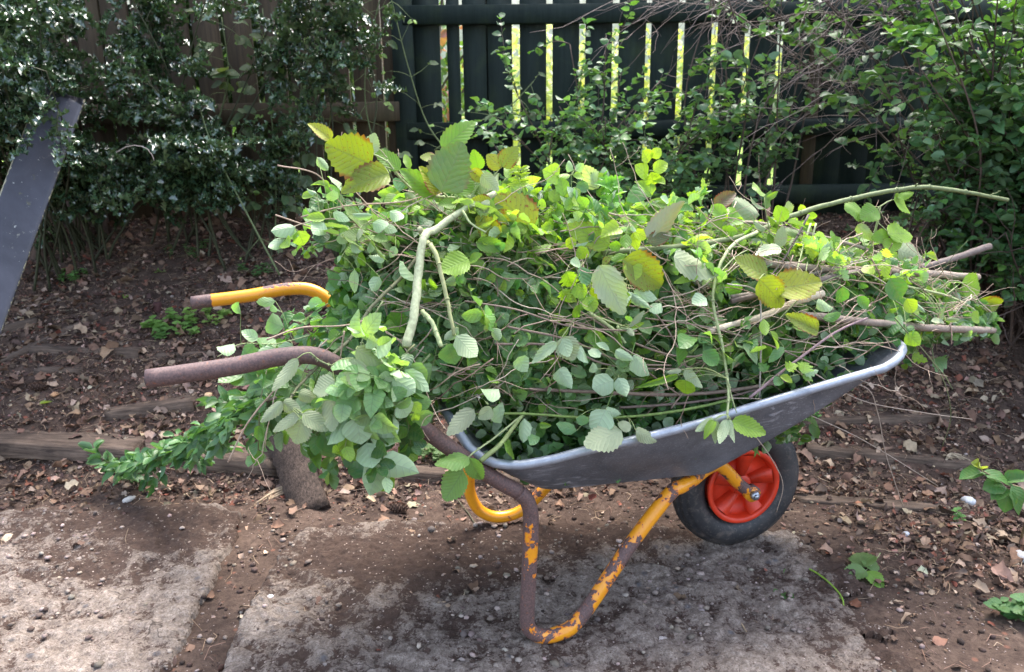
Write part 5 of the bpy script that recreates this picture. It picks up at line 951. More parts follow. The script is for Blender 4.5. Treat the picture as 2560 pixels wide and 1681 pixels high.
# sticks
def stick(label, pp, v0, v1, r0, r1, cc, cut=False, tab=DI, name='cut_stick'):
    P = smooth_path([at_v(x, y, hero_v(x, y, v0 + (v1 - v0) * i / (len(pp) - 1), .015)) for i, (x, y) in enumerate(Z(tab, pp))], 7); P = P + rng.normal(size=P.shape) * r0 * .06; st = MB(); tube(st, P, np.linspace(r0, r1, len(P)), 10 if r0 > .005 else 6, col=cc, rough=.14)
    if cut: 
        d = P[-1] - P[-2]; d /= np.linalg.norm(d); tube(st, [P[-1], P[-1] + d * .0006], [r1 * .86, r1 * .86], 10, col=(.62, .52, .38))
    o = st.build(name, M['stem'], origin=P[0]); tag(o, label, 'stick'); return o
stick('grey brown barked branch stub curving up at the front of the load', [(1700, 700), (1850, 665), (2000, 632), (2130, 622), (2200, 606), (2300, 573)], 0, .12, .006, .0098, (.20, .155, .135), True)
stick('smooth pale brown branch stub pointing level out of the load front', [(1750, 610), (1900, 624), (2100, 633), (2272, 645)], 0, -.02, .008, .0098, (.34, .27, .21), True)
stick('lowest pale grey branch stub sticking out of the load front', [(1860, 730), (1980, 745), (2100, 757), (2200, 765), (2308, 768)], -.05, -.07, .008, .0092, (.30, .235, .19), True)
stick('stripped cream coloured stick angled through the middle of the load', [(830, 940), (1000, 895), (1090, 870), (1250, 800), (1390, 755)], -.25, -.16, .0068, .0085, PC, True, Z6)
stick('straight purplish twig sloping up to the right over the rim', [(1742, 925), (1836, 850), (1940, 774), (2016, 739)], -.31, -.25, .0032, .0024, (.28, .19, .20))
stick('grey brown stick across the load below the arching cane', [(1560, 505), (1700, 515), (1800, 525), (2000, 575), (2130, 625)], .0, -.03, .004, .005, WC)
stick('curved grey stick rising toward the middle right of the load', [(1700, 690), (1800, 672), (1880, 640), (1960, 615), (2030, 600)], -.1, -.08, .0042, .0035, (.30, .25, .21))
stick('brown stick lying level low in the load above the tray', [(1230, 905), (1400, 912), (1560, 918), (1700, 908), (1830, 885)], -.24, -.22, .0036, .0045, (.2, .145, .115))
stick('second brown stick lying level beneath the first low stick', [(1440, 948), (1560, 940), (1680, 925), (1780, 900)], -.25, -.24, .003, .003, (.17, .12, .1))
for i, (pp, lb) in enumerate([([(1180, 760), (1320, 790), (1450, 842), (1560, 850)], 'brown branch bundle stem dipping right at the load centre'), ([(1150, 800), (1300, 805), (1420, 850), (1600, 860)], 'darker brown branch stem beneath the dipping one'), ([(1340, 720), (1480, 800), (1600, 830), (1700, 800)], 'grey stem sagging below the centre leaves'),
        ([(1250, 730), (1400, 770), (1500, 860), (1580, 920)], 'thin brown stem sloping down to the near rim'), ([(1500, 740), (1640, 760), (1780, 800), (1900, 850)], 'thin stem crossing behind the stripped stick'), ([(1080, 700), (1200, 720), (1330, 760), (1480, 770)], 'thin brown stem left of the load centre'),
        ([(1500, 700), (1560, 780), (1600, 880), (1560, 950)], 'reddish twig hanging from the centre toward the rim'), ([(1690, 660), (1760, 680), (1768, 780), (1765, 930)], 'pale looping twig hanging down beside the furry shoot')]):
    stick(lb, pp, -.24, -.27, .0026 if i < 3 else .0017, .002, (.25, .18, .14) if i != 7 else (.5, .45, .38), name='thin_stick')
for (pp, lb) in [([(1690, 925), (1800, 935), (1960, 1000), (2060, 1055), (2180, 1130)], 'long thin twig drooping over the wheel side to the right'), ([(1900, 890), (2010, 900), (2040, 960), (2060, 1060), (2100, 1180)], 'forked thin twig hanging lowest beyond the wheel'),
        ([(1700, 950), (1760, 1020), (1800, 1078), (1820, 1130), (1805, 1190)], 'thin twig hanging in front of the red wheel'), ([(1880, 860), (2000, 930), (2150, 960), (2260, 975)], 'thin twig reaching right beyond the barrow nose'),
        ([(2080, 740), (2180, 860), (2210, 960), (2190, 1040)], 'green briar stem arching down off the barrow nose')]:
    stick(lb, pp, -.30, -.22, .0014, .0009, (.42, .33, .26) if 'briar' not in lb else (.16, .18, .08), name='drooping_twig')
for (pp, lb) in [([(620, 790), (700, 762), (800, 757), (880, 735)], 'pale twig reaching left between the two handles'), ([(530, 1075), (575, 985), (650, 895), (760, 790)], 'straight thin twig sloping down left across the privet'), ([(645, 385), (735, 405), (790, 470), (850, 540), (985, 590)], 'brown twig arching out at the top left of the heap'),
        ([(700, 505), (800, 480), (930, 470), (990, 455)], 'forked twig under the spotted leaves'), ([(800, 770), (790, 850), (800, 905)], 'short twig dangling beside the rusty handle'), ([(640, 500), (760, 540), (860, 560), (960, 545)], 'level brown twig at the left of the heap')]:
    stick(lb, pp, -.32 if pp[0][1] > 700 else -.12, -.3 if pp[0][1] > 700 else -.1, .0017, .0013, (.42, .30, .22), name='thin_twig')
# ================================================================== THINGS ON THE GROUND
def gz(x, y): return float(ground_z(np.array([x]), np.array([y]))[0])
def hit(px, py, lift=0.):
    """where the ray through a photo point meets the yard"""
    r = ray(px, py); t = np.linspace(.8, 8, 1600); P = CW + r * t[:, None]; k = np.argmax(P[:, 2] < ground_z(P[:, 0], P[:, 1])); p = P[k]; return np.array([p[0], p[1], gz(p[0], p[1]) + lift])
# leaning black board and the stakes behind it
mb = MB(); L_, W_, T_ = 1.25, .112, .018
nu, nv_ = 60, 12; us = np.linspace(0, 1, nu); vs = np.linspace(-1, 1, nv_)
top = at_y(152, 205, 2.92); bot = at_y(-45, 760, 2.25); ax = top - bot; bot = top + (at_y(-88, 850, 2.35) - top) * 1.5; ax = top - bot; Lb = np.linalg.norm(ax); ax /= Lb
sidev = np.cross(ax, [0.25, -1, .35]); sidev /= np.linalg.norm(sidev); nrm = np.cross(sidev, ax)
V = []; C_ = []
for sgn in (1, -1):
    for uu in us:
        for vv in vs:
            edge = 1 + .03 * (fbm(np.array([uu * 14.]), np.array([vv * 2. + 3]), 4)[0] - .5) * (abs(vv) > .95); V.append(bot + ax * uu * Lb * 1.0 + sidev * vv * .073 * edge + nrm * sgn * .005 - ax * (.055 * (vv + 1) / 2 * (uu > .985)))
            C_.append([max(.0, 1 - (1 - abs(vv)) * 7) * (.75 if vv < 0 else .55)] * 3 + [1])
V = np.array(V); q = []; n1 = nu * nv_
for i in range(nu - 1):
    for j in range(nv_ - 1): a = i * nv_ + j; q.append((a, a + 1, a + nv_ + 1, a + nv_)); q.append((n1 + a + 1, n1 + a, n1 + a + nv_, n1 + a + nv_ + 1))
for i in range(nu - 1): a = i * nv_; q.append((a, a + nv_, n1 + a + nv_, n1 + a)); a += nv_ - 1; q.append((a + nv_, a, n1 + a, n1 + a + nv_))
for j in range(nv_ - 1): q.append((j + 1, j, n1 + j, n1 + j + 1)); a = (nu - 1) * nv_ + j; q.append((a, a + 1, n1 + a + 1, n1 + a))
mb.add(V, q, None, None, np.array(C_)); o = mb.build('leaning_board', M['board'], smooth=False); tag(o, 'black painted board with scuffed edges leaning at the far left', 'board')
def stake(label, p0, p1, w_, t_, name='timber_stake', m='stake', nail=False):
    p0, p1 = np.array(p0), np.array(p1); a = p1 - p0; L = np.linalg.norm(a); B = basis(a / L, np.array([.1, -1, .25])); mb = MB(); n = 26; V = []
    for i in range(n + 1):
        for j, (y, z) in enumerate([(-1, -1), (0, -1), (1, -1), (1, 0), (1, 1), (0, 1), (-1, 1), (-1, 0)]):
            k = 1 + .14 * (random.random() - .5); e = (random.random() - .5) * (.06 if name == 'timber_stub' else .02) if i in (0, n) else 0; V.append(p0 + B[:, 0] * (L * i / n + e) + B[:, 1] * y * w_ * k + B[:, 2] * z * t_ * (1 + .14 * (random.random() - .5)))
    q = [(i * 8 + j, i * 8 + (j + 1) % 8, i * 8 + 8 + (j + 1) % 8, i * 8 + 8 + j) for i in range(n) for j in range(8)]; V += [p0, p1]; t = [(8 * (n + 1), (j + 1) % 8, j) for j in range(8)] + [(8 * (n + 1) + 1, n * 8 + j, n * 8 + (j + 1) % 8) for j in range(8)]
    mb.add(np.array(V) - p0, q, t); me = mb.mesh(name); o = link(name, me, None, [M[m]]); o.location = p0; tag(o, label, 'timber'); return o
h1 = hit(212, 590); stake('brown weathered stake leaning back behind the black board', h1 - np.array([0, 0, .03]), at_y(100, 330, h1[1] + .25), .026, .016)
h1 = hit(250, 545); stake('thin grey stake leaning beside the holly foot', h1 - np.array([0, 0, .03]), at_y(165, 60, h1[1] + .25), .014, .012)
h1 = hit(80, 600); stake('short dark upright post behind the foot of the black board', h1 - np.array([0, 0, .03]), at_y(75, 480, h1[1] + .02), .05, .02)
h1 = hit(330, 480); stake('slim pale grey stake in the dark below the holly', h1 - np.array([0, 0, .03]), at_y(278, 380, h1[1] + .1), .012, .010)
# edging planks and timber pieces lying on the ground
def plank(label, a, b_, wd, th, rz=0., name='timber_plank', m='oldwood', seed=0):
    """rough lying plank from a to b (ground points of the centre line)"""
    a, b_ = np.array(a, float), np.array(b_, float); d = b_ - a; L = np.linalg.norm(d); ang = math.atan2(d[1], d[0]); n = max(8, int(L / .03)); V = []; ys = [-1, -.6, -.2, .2, .6, 1]
    for i in range(n + 1):
        for y in ys:
            e = 1 + .08 * (fbm(np.array([i * .4]), np.array([y * 3. + seed]), seed)[0] - .5) * 2; end = (fbm(np.array([y * 4. + 9]), np.array([seed * 1.]), 3)[0] - .5) * .05 * ((i == 0) - (i == n)) * -1
            V.append((L * i / n + end, y * wd / 2 * e, th * (1 + .5 * (fbm(np.array([i * .35]), np.array([y * 2.5 + seed]), 5)[0] - .5) - (.12 if abs(y) == 1 else 0))))
    m6 = len(ys); N0 = len(V); V += [(v[0], v[1] * .97, -.03) for v in V]; q = []
    for i in range(n):
        for j in range(m6 - 1): k = i * m6 + j; q.append((k, k + m6, k + m6 + 1, k + 1))
        k = i * m6; q.append((k, N0 + k, N0 + k + m6, k + m6)); k += m6 - 1; q.append((k, k + m6, N0 + k + m6, N0 + k))
    for j in range(m6 - 1): q.append((j, j + 1, N0 + j + 1, N0 + j)); k = n * m6 + j; q.append((k + 1, k, N0 + k, N0 + k + 1))
    mb = MB(); mb.add(np.array(V), q); o = link(name, mb.mesh(name, False), None, [M[m]]); o.location = a; o.rotation_euler = (0, -math.atan2(d[2], math.hypot(d[0], d[1])), ang); tag(o, label, 'timber'); return o
plank('long grey brown plank lying on the ground at the left of the slab edge', hit(-60, 1022), hit(330, 1040), .15, .022, seed=1)
plank('dark soil stained plank running on under the handles', hit(340, 1050), hit(655, 1068), .14, .024, seed=2)
plank('dark edging plank half buried behind the barrow leg', hit(930, 1095), hit(1215, 1118), .07, .014, seed=3)
a, b_ = hit(1870, 1040), hit(2270, 1075); plank('pale splintered plank half buried right of the wheel', a, b_, .09, .012, seed=4)
a, b_ = hit(1860, 985), hit(2200, 975); plank('thin grey plank lying behind the splintered one', a, b_, .035, .018, seed=5)
a, b_ = hit(1850, 1160), hit(2190, 1185); plank('dark buried timber edge in front of the splintered plank', a, b_, .05, .010, seed=6)
a, b_ = hit(80, 812), hit(330, 822); plank('split brown board lying in the litter above the long plank', a, b_, .06, .018, seed=7)
a, b_ = hit(90, 862), hit(190, 865); plank('short stick of split wood in the litter at left', a, b_, .03, .012, seed=8)
a, b_ = hit(0, 840), hit(230, 730); plank('long narrow board half buried in a slanting line of litter', a, b_, .06, .006, seed=9)
a, b_ = hit(250, 960), hit(460, 930); plank('dark flat board under the litter behind the privet spray', a, b_, .09, .015, seed=10)
a, b_ = hit(0, 770), hit(85, 745); plank('pale bark strip at the foot of the black board', a, b_, .05, .012, seed=11)
a, b_ = hit(60, 725), hit(135, 690); plank('small grey bark strip beside the black board', a, b_, .03, .01, seed=12)
a, b_ = hit(365, 828), hit(480, 822); plank('thin pale splinter of wood below the nettles', a, b_, .022, .006, seed=13)
# upright stub of timber with a frayed end
p0 = at_y(725, 1180, 2.10); p0[2] = .0; p1 = at_y(670, 1030, 2.38); stake('split dark timber stub with a frayed foot leaning under the hanging leaves', hit(722, 1180) - np.array([0, 0, .01]), hit(650, 1010) + np.array([0, 0, .07]), .058, .018, 'timber_stub', 'stub')
fr = MB()
for k in range(14):
    a = hit(690, 1140) + np.array([.02 * random.random(), .02 * random.random(), .02]); tube(fr, smooth_path([a, a + np.array([-.04 - .03 * random.random(), -.04 * random.random(), -.01]), a + np.array([-.075 - .04 * random.random(), -.03 - .08 * random.random(), -.022])], 3), [.004, .0035, .0035, .003, .003, .0025, .0015], 5, col=(.42, .31, .2))
o = fr.build('dry_root_tuft', M['stem']); tag(o, 'tuft of dry yellowish roots spread beside the timber stub', 'roots')
fr = MB(); b0 = hit(2215, 1085)
for k in range(20): tube(fr, smooth_path([b0 + np.array([-.03, 0, .012]), b0 + np.array([0, .02, .02 + .02 * random.random()]), b0 + np.array([.03 + .06 * random.random(), .06 * random.random(), .008])], 3), .0012, 4, col=(.5, .4, .28))
o = fr.build('straw_tuft', M['stem']); tag(o, 'frayed straw coloured splinters at the end of the pale plank', 'splinters')
# pine cones
def cone(label, p, L, yaw, pitch=0.):
    root = empty('pine_cone', p); root.rotation_euler = (0, pitch, yaw); tag(root, label, 'pine cone'); core = MB(); core_p = [(x * L, 0, .42 * L * 0 + .25 * L) for x in np.linspace(0, 1, 9)]
    tube(core, core_p, np.array([.05, .14, .19, .21, .2, .17, .13, .08, .02]) * L, 8, col=(.07, .045, .035)); sc_ = MB()
    for i in range(70):
        t = i / 70; a = i * 2.4; r_ = L * .24 * math.sin(math.pi * (.12 + .82 * t)) ** .8; x = L * (.03 + .92 * t); P_ = np.array([x, r_ * math.cos(a), .25 * L + r_ * math.sin(a)]); dd = np.array([.55, math.cos(a), math.sin(a)])
        put_leaves(sc_, 'oval', P_ - dd * .08 * L, dd, np.array([1, .0, .1]) * -1, .17 * L, .17 * L, np.array([(.22, .13, .09, 0) if i % 2 else (.15, .09, .065, 0)]), 0)
    for nm, b2 in (('core', core), ('scales', sc_)):
        me = b2.mesh(nm); link(nm, me, root, [M['litter']])
cone('brown pine cone lying on its side at the left edge', hit(8, 905), .06, .3); cone('pale tan pine cone in the litter left of the rusty handle', hit(70, 912), .065, .1)
cone('dark open pine cone beside the tip of the privet spray', hit(210, 1095), .055, 1.4); cone('pine cone lying behind the near leg on dark soil', hit(905, 1190), .062, -.2)
cone('small pine cone behind the yellow far leg', hit(1140, 1325), .04, .4)
# stones, rubble, brick
def stone(label, px, py, sz, col, sq=(1, .8, .6), name='stone', cat='stone', m='stone', cube=False):
    p = hit(px, py) if not isinstance(px, tuple) else px; n = 9; V = []; q = []; s0 = random.randint(0, 99)
    th = np.linspace(0, math.pi, n); ph = np.linspace(0, 2 * math.pi, 13)[:-1]
    for t in th:
        for f in ph:
            d = np.array([math.sin(t) * math.cos(f), math.sin(t) * math.sin(f), math.cos(t)])
            if cube: d = d / max(abs(d)) * .75
            k = 1 + .35 * (fbm(np.array([d[0] * 2 + 7]), np.array([d[1] * 2 + d[2] * 1.7 + s0]), s0)[0] - .5) * 2
            V.append(d * k * sz * .5 * np.array(sq))
    for i in range(n - 1):
        for j in range(12): k = (j + 1) % 12; q.append((i * 12 + j, i * 12 + 12 + j, i * 12 + 12 + k, i * 12 + k))
    mb = MB(); mb.add(np.array(V), q, None, None, np.tile(list(col) + [1.], (len(V), 1))); me = mb.mesh(name, not cube); o = link(name, me, None, [M[m]]); o.location = p + np.array([0, 0, sz * .5 * sq[2] * .55]); o.rotation_euler = (0, random.uniform(-.2, .2), random.uniform(0, 3)); tag(o, label, cat); return o
stone('pinkish grey flat stone slab propped against the fence foot under the holly', 415, 500, .17, (.19, .12, .10), (1, .3, .55), 'flat_stone', cube=True)
stone('dark red brick fragment standing in the litter by the yellow handle', 368, 725, .06, (.07, .03, .028), (.7, .6, 1.), 'brick_fragment', 'brick', cube=True)
stone('white lumpy stone on the soil right of the wheel', 2250, 1170, .045, (.62, .62, .62)); stone('small white pebble right of the wheel on the slab edge', 1865, 1277, .016, (.7, .68, .62), (1, .8, .7))
stone('pale lump of rubble at the right picture edge', 2372, 1300, .05, (.55, .52, .5)); stone('flat pale rubble chunk in front of the slab near the bottom', 1530, 1500, .085, (.42, .37, .34), (.8, 1, .25))
stone('round pale pebble set in the slab near the leg', 1385 - 20, 1435, .03, (.40, .33, .29)); stone('cream pebble on the slab left of the leg', 560, 1500, .022, (.48, .38, .28), (1, .9, .5)); stone('pinkish pebble on the soil at the right', 2080, 1285, .022, (.32, .16, .14), (1, .8, .4))
stone('orange brick chip lying on the slab left of the leg', 1010, 1352, .024, (.35, .13, .04), (1.2, .7, .15), 'brick_chip', 'brick', cube=True); stone('small orange brick chip on the left slab', 312, 1300, .013, (.4, .12, .05), (1.2, .7, .3), 'brick_chip', 'brick', cube=True)
stone('broken cream chunk of wood under the hanging leaves', 485, 925, .055, (.62, .42, .24), (1, .6, .5), 'wood_chunk', 'wood', cube=True); stone('orange tan wood chunk beside the pale pine cone', 128, 920, .055, (.42, .24, .13), (1.3, .5, .3), 'wood_chunk', 'wood')
stone('pale blue grey plastic scrap on the soil near the bottom right', 1920, 1560, .02, (.3, .32, .42), (1, .8, .3), 'plastic_scrap', 'litter'); stone('wisp of white fluff in the gap between the slabs', 628, 1392, .02, (.75, .75, .82), (1, .8, .5), 'fluff', 'fluff'); stone('wisp of white fluff on the soil right of the wheel', 2105, 1310 - 65, .022, (.6, .62, .68), (1, .8, .5), 'fluff', 'fluff')
for i, (px, py, s_) in enumerate([(375, 1105, .03), (300, 1165, .035), (352, 1115, .02)]):
    stone(['white crumpled paper like scrap behind the left slab', 'curled white bark flake by the slab edge', 'smaller pale flake beside the crumpled scrap'][i], px, py, s_, (.6, .55, .5), (1.2, .6, .5), 'pale_flake', 'litter')
# notable fallen leaves
def fallen(label, px, py, ln, wr_, col, yaw, kind='oval', m='snow', name='fallen_leaf'):
    p = hit(px, py); mb = MB(); put_leaves(mb, kind, (0, 0, 0), (math.cos(yaw), math.sin(yaw), .08), (random.uniform(-.2, .2), -.25, 1), ln, ln * wr_, np.array([col])); o = link(name, mb.mesh(name), None, [M[m]]); o.location = p + np.array([0, 0, .008]); tag(o, label, 'leaf')
fallen('green oval leaf lying on the left slab by its edge', 440, 1382, .035, .75, (.10, .22, .10, 0), .0); fallen('curled yellow green leaf on the litter at left', 90, 945, .05, .45, (.30, .38, .08, 0), .5); fallen('green holly leaf lying on the bank litter', 358, 640, .05, .5, (.18, .28, .08, 0), .3, 'holly')
fallen('yellow green leaf standing in the litter by the brick', 288, 700, .05, .5, (.24, .34, .08, 0), 1.3); fallen('tiny green leaf at the bottom centre', 965, 1520, .015, .7, (.06, .16, .06, 0), 1.2); fallen('pale green leaf under the privet spray', 520, 970, .035, .55, (.3, .42, .08, 0), .9)
fallen('brown dry leaf on the soil below the barrow', 820, 1140, .05, .6, (.15, .09, .06, 0), .4, 'dry', 'litter'); fallen('pale curled leaf under the barrow leg', 945, 1180, .045, .6, (.33, .3, .2, 0), .2, 'dry', 'litter')
fallen('tan leaf above the ground bramble leaf', 1985, 1300, .03, .6, (.35, .2, .11, 0), 1.2, 'dry', 'litter'); fallen('brown curled leaf low at the right', 2165, 1500, .04, .6, (.24, .12, .08, 0), .2, 'dry', 'litter'); fallen('pale creamy leaf on the soil at right', 2130, 1335, .03, .45, (.42, .42, .28, 0), -.1, 'dry', 'litter')
fallen('orange brown leaf right of the tyre foot', 2010 - 25, 1175, .045, .5, (.36, .16, .09, 0), -.5, 'dry', 'litter')
# low plants
def herb(label, px, py, spread_, n_, ln, col, kind='serr', name='nettle_seedling', hgt=.05, wr_=.7):
    b0 = hit(px, py); root = empty(name, b0); tag(root, label, 'plant'); st = MB(); fo = MB(); PB = [b0]
    for i in range(n_):
        p = b0 + np.array([random.uniform(-1, 1) * spread_, random.uniform(-1, 1) * spread_ * .45, 0]); p[2] = gz(p[0], p[1]); PB.append(p); tube(st, [PB[-2], p], .0009, 4, col=(.16, .12, .07)); Q = grow(st, p, rng.normal(size=3) * .3 + np.array([0, 0, 1]), hgt * random.uniform(.5, 1.2), .0011, 5, .2, 0, (.16, .24, .08), 5)
        for k in (2, 3, 4, 5):
            a = random.random() * 6.28
            for w2 in (0, math.pi): 
                d = np.array([math.cos(a + w2), math.sin(a + w2), .15]); l = ln * (.5 + .6 * random.random()); put_leaves(fo, kind, Q[k], d, (0, -.3, 1), l, l * wr_, pal(1, [col], .15))
    st.build('stem', M['stem'], root); fo.build('foliage', M['herb'], root)
herb('clump of light green nettle seedlings between the handles at left', 400, 770, .09, 15, .034, (.16, .30, .07)); herb('pale green nettle patch just right of the bigger clump', 480, 745, .06, 8, .03, (.22, .34, .08)); herb('nettle seedlings at the lower left of the clump', 370, 790, .03, 4, .03, (.12, .25, .07))
herb('small weed seedlings left on the bank litter', 175, 650, .07, 7, .022, (.10, .24, .06)); herb('green weed seedlings under the holly on the bank', 425, 595, .09, 8, .02, (.09, .2, .06)); herb('weed seedlings left of the heap on the bank', 590, 645, .06, 6, .025, (.08, .18, .06)); herb('dark green weed at the right edge of the bank foot', 2370, 1440, .04, 8, .035, (.06, .16, .05)); herb('tiny weed beside the far right soil', 2240, 1215, .03, 3, .016, (.1, .24, .06))
herb('small weed behind the barrow leg in the shade', 1000, 1060, .05, 6, .03, (.10, .18, .06)); herb('scattered seedlings at the bank foot right of the barrow', 1890, 975, .06, 4, .02, (.1, .25, .07))
# bramble leaf lying on the soil, and the snippet with grass blade
def ground_sprig(name, label, paths, lv, m='bramble', cat='leaf'):
    st = MB(); fo = MB(); P0 = None
    for pp, r_, cc in paths:
        P = smooth_path([hit(x, y, l_) for x, y, l_ in pp], 6); tube(st, P, np.linspace(r_, r_ * .5, len(P)), 5, col=cc); P0 = P[0] if P0 is None else P0
    root = empty(name, P0); tag(root, label, cat)
    for (x0, y0, x1, y1, wr_, cc, kd, lift) in lv:
        a, b2 = hit(x0, y0, lift), hit(x1, y1, lift * .6); X = b2 - a; l = np.linalg.norm(X); put_leaves(fo, kd, a, X, (rng.normal() * .15, -.3, 1), l, l * wr_, np.array([cc]))
    st.build('stem', M['stem'], root); fo.build('foliage', M[m], root)
g1 = (.12, .22, .07, .1)
ground_sprig('bramble_leaf', 'three part bramble leaf lying face up on bare soil at right', [([(2045, 1295, .01), (2030, 1320, .015), (2010, 1340, .015)], .0012, FC)], [(2012, 1340, 1955, 1350, .7, g1, 'serr', .015), (2010, 1335, 1998, 1300, .8, g1, 'serr', .02), (2012, 1335, 2040, 1315, .7, g1, 'serr', .02), (2015, 1340, 2052, 1370, .75, (.15, .30, .04, .1), 'serr', .015)])
ground_sprig('grass_blade', 'single long bent blade of grass lying on the soil', [([(1840, 1315, .01), (1900, 1352, .02), (1955, 1408, .02), (1950, 1455, .012), (1930, 1505, .005)], .0026, (.22, .38, .04))], [(1955, 1405, 1925, 1378, .25, (.2, .36, .04, 0), 'lance', .015)], 'snow', 'grass')
ground_sprig('leaf_snippet', 'small snippet of round leaves lying left of the grass blade', [([(1810, 1375, .01), (1845, 1400, .01), (1870, 1440, .01)], .001, FC)], [(1820, 1345, 1850, 1335, .6, DK2, 'oval', .01), (1815, 1385, 1805, 1400, .8, DK, 'oval', .01), (1825, 1390, 1835, 1410, .8, DK, 'oval', .01), (1860, 1435, 1835, 1450, .8, DK2, 'oval', .01), (1865, 1430, 1895, 1435, .6, (.14, .34, .04, 0), 'oval', .01), (1855, 1425, 1830, 1418, .6, SN, 'oval', .012)], 'snow', 'cutting')
# big leaved sprig coming in from the right edge (rooted on the bank, near)
st = MB(); fo = MB(); P = smooth_path([hit(2372, 1260), at_y(2390, 1180, 1.75), at_y(2380, 1140, 1.74), at_y(2330, 1120, 1.73), at_y(2275, 1090, 1.72)], 6); tube(st, P, np.linspace(.0035, .0018, len(P)), 6, col=(.22, .17, .09))
DG = (.055, .16, .035, .15); 
for (x0, y0, x1, y1, wr_) in [(2280, 1098, 2225, 1120, .45), (2280, 1098, 2372, 1118, .42), (2335, 1120, 2392, 1100, .6), (2330, 1125, 2300, 1128, .8), (2335, 1130, 2300, 1165, .6), (2350, 1130, 2390, 1195, .75), (2340, 1135, 2340, 1190, .8), (2275, 1090, 2290, 1075, .5), (2275, 1092, 2265, 1072, .4)]:
    a, b2 = at_y(x0, y0, 1.73), at_y(x1, y1, 1.70); X = b2 - a; l = np.linalg.norm(X); put_leaves(fo, 'oval', a, X, (rng.normal() * .2, -.6, 1), l, l * wr_, np.array([DG if y1 > 1080 else (.3, .35, .05, .5)]))
root = empty('large_leaved_sprig', P[0]); tag(root, 'low plant with broad dark green leaves entering at the right edge', 'plant'); st.build('stem', M['stem'], root); fo.build('foliage', M['bramble'], root)
# bits of twig on the soil
for lb, pp, r_, cc in [('curved brown twig lying on the dirty slab', [(865, 1245), (862, 1290), (820, 1330), (760, 1375), (715, 1410)], .0022, (.22, .14, .09)), ('pale stick on the soil left of the timber stub', [(480, 1097), (560, 1100), (640, 1100)], .0026, (.30, .23, .18)), ('dark curling stem behind the near leg', [(1030, 1130), (1090, 1200), (1140, 1290), (1150, 1370)], .0022, (.09, .09, .05)),
        ('pale root curling over the soil at the bottom right', [(1670, 1400), (1720, 1450), (1760, 1510), (1840, 1540), (1880, 1530)], .0022, (.42, .31, .19)), ('forked pale root at the bottom edge', [(1700, 1560), (1790, 1550), (1830, 1520), (1950, 1555)], .0018, (.42, .31, .19)), ('thin twig standing at the left over the plank', [(135, 1065), (155, 1000), (178, 960)], .0016, (.3, .18, .13)),
        ('pale straw stalk among the litter behind the leg', [(690, 1190), (800, 1150), (900, 1130)], .0012, (.35, .26, .2)), ('long thin twig lying by the right edge', [(1990, 1110), (2110, 1190), (2250, 1195)], .0012, (.3, .22, .17)), ('pale twig leaning in the litter near the board', [(170, 605), (200, 560), (205, 520)], .0022, (.4, .3, .24)), ('white tipped dead twig arching before the holly', [(265, 358), (300, 340), (340, 345), (360, 375)], .0025, (.6, .5, .42))]:
    if pp[0][1] > 550: P = smooth_path([hit(x, y, .004) for x, y in pp], 6)
    else: P = smooth_path([at_y(x, y, 3.0) for x, y in pp], 6)
    P = P + rng.normal(size=P.shape) * r_ * .3; st = MB(); tube(st, P, np.linspace(r_, r_ * .5, len(P)), 6, col=cc, rough=.15)
    for k in range(2):
        j = random.randint(3, len(P) - 3); grow(st, P[j], rng.normal(size=3) * np.array([1, 1, .15]), .04, r_ * .4, 5, .3, 0, cc, 4)
    o = st.build('ground_twig', M['stem'], origin=P[0]); tag(o, lb, 'twig')
# ---- uncountable litter
def zones(n, dens):
    """ground points weighted by a density function"""
    X = rng.uniform(-2.5, 2.9, n * 4); Y = rng.uniform(1.25, 3.62, n * 4); k = rng.random(n * 4) < dens(X, Y); X, Y = X[k][:n], Y[k][:n]; return np.stack([X, Y, ground_z(X, Y)], 1)
def dens_bank(X, Y):
    d = np.clip((Y - 2.15) / .3, 0, 1); d = np.maximum(d, np.clip((X - .8) / .4, 0, 1) * np.clip((Y - 1.5) / .4, 0, 1) * .8); d = np.maximum(d, .06); sl_ = np.maximum(sdist(SLAB_A, X, Y), sdist(SLAB_B, X, Y)) > 0
    return np.where(sl_, .03, d) * (.35 + 1.2 * np.clip(fbm(X * 4, Y * 4, 31) * 1.6 - .3, 0, 1))
LIT = [(.27, .17, .12), (.40, .30, .22), (.24, .165, .12), (.15, .085, .058), (.10, .06, .043), (.19, .11, .075), (.13, .085, .06), (.07, .042, .034), (.33, .21, .155), (.20, .07, .045), (.14, .10, .075)]
n = 52000; P = zones(n, dens_bank); n = len(P); mb = MB(); X_ = rdir(n); X_[:, 2] *= .3; s_ = .007 + .024 * rng.random(n) ** 2.6
put_leaves(mb, 'dry', P + np.array([0, 0, .005]), X_, rdir(n, 1.6), s_, s_ * rng.uniform(.3, .9, n), pal(n, LIT, .35)); o = mb.build('leaf_litter', M['litter']); tag(o, 'carpet of dry reddish brown leaf litter covering the bank and soil', 'leaf litter', kind='stuff')
n = 3300; P = zones(n, dens_bank); n = len(P); mb = MB(); X_ = rdir(n); X_[:, 2] *= .25; s_ = .03 + .025 * rng.random(n)
put_leaves(mb, 'dry', P + np.array([0, 0, .012]), X_, rdir(n, 1.6), s_, s_ * rng.uniform(.4, .8, n), pal(n, [(.18, .105, .07), (.25, .16, .11), (.14, .085, .06), (.34, .25, .18)], .3)); o = mb.build('dead_leaves', M['litter']); tag(o, 'larger curled dead leaves scattered through the bank litter', 'dead leaves', kind='stuff')
n = 11000; P = zones(n, lambda X, Y: np.clip(dens_bank(X, Y) + .12, 0, 1)); mb = MB()
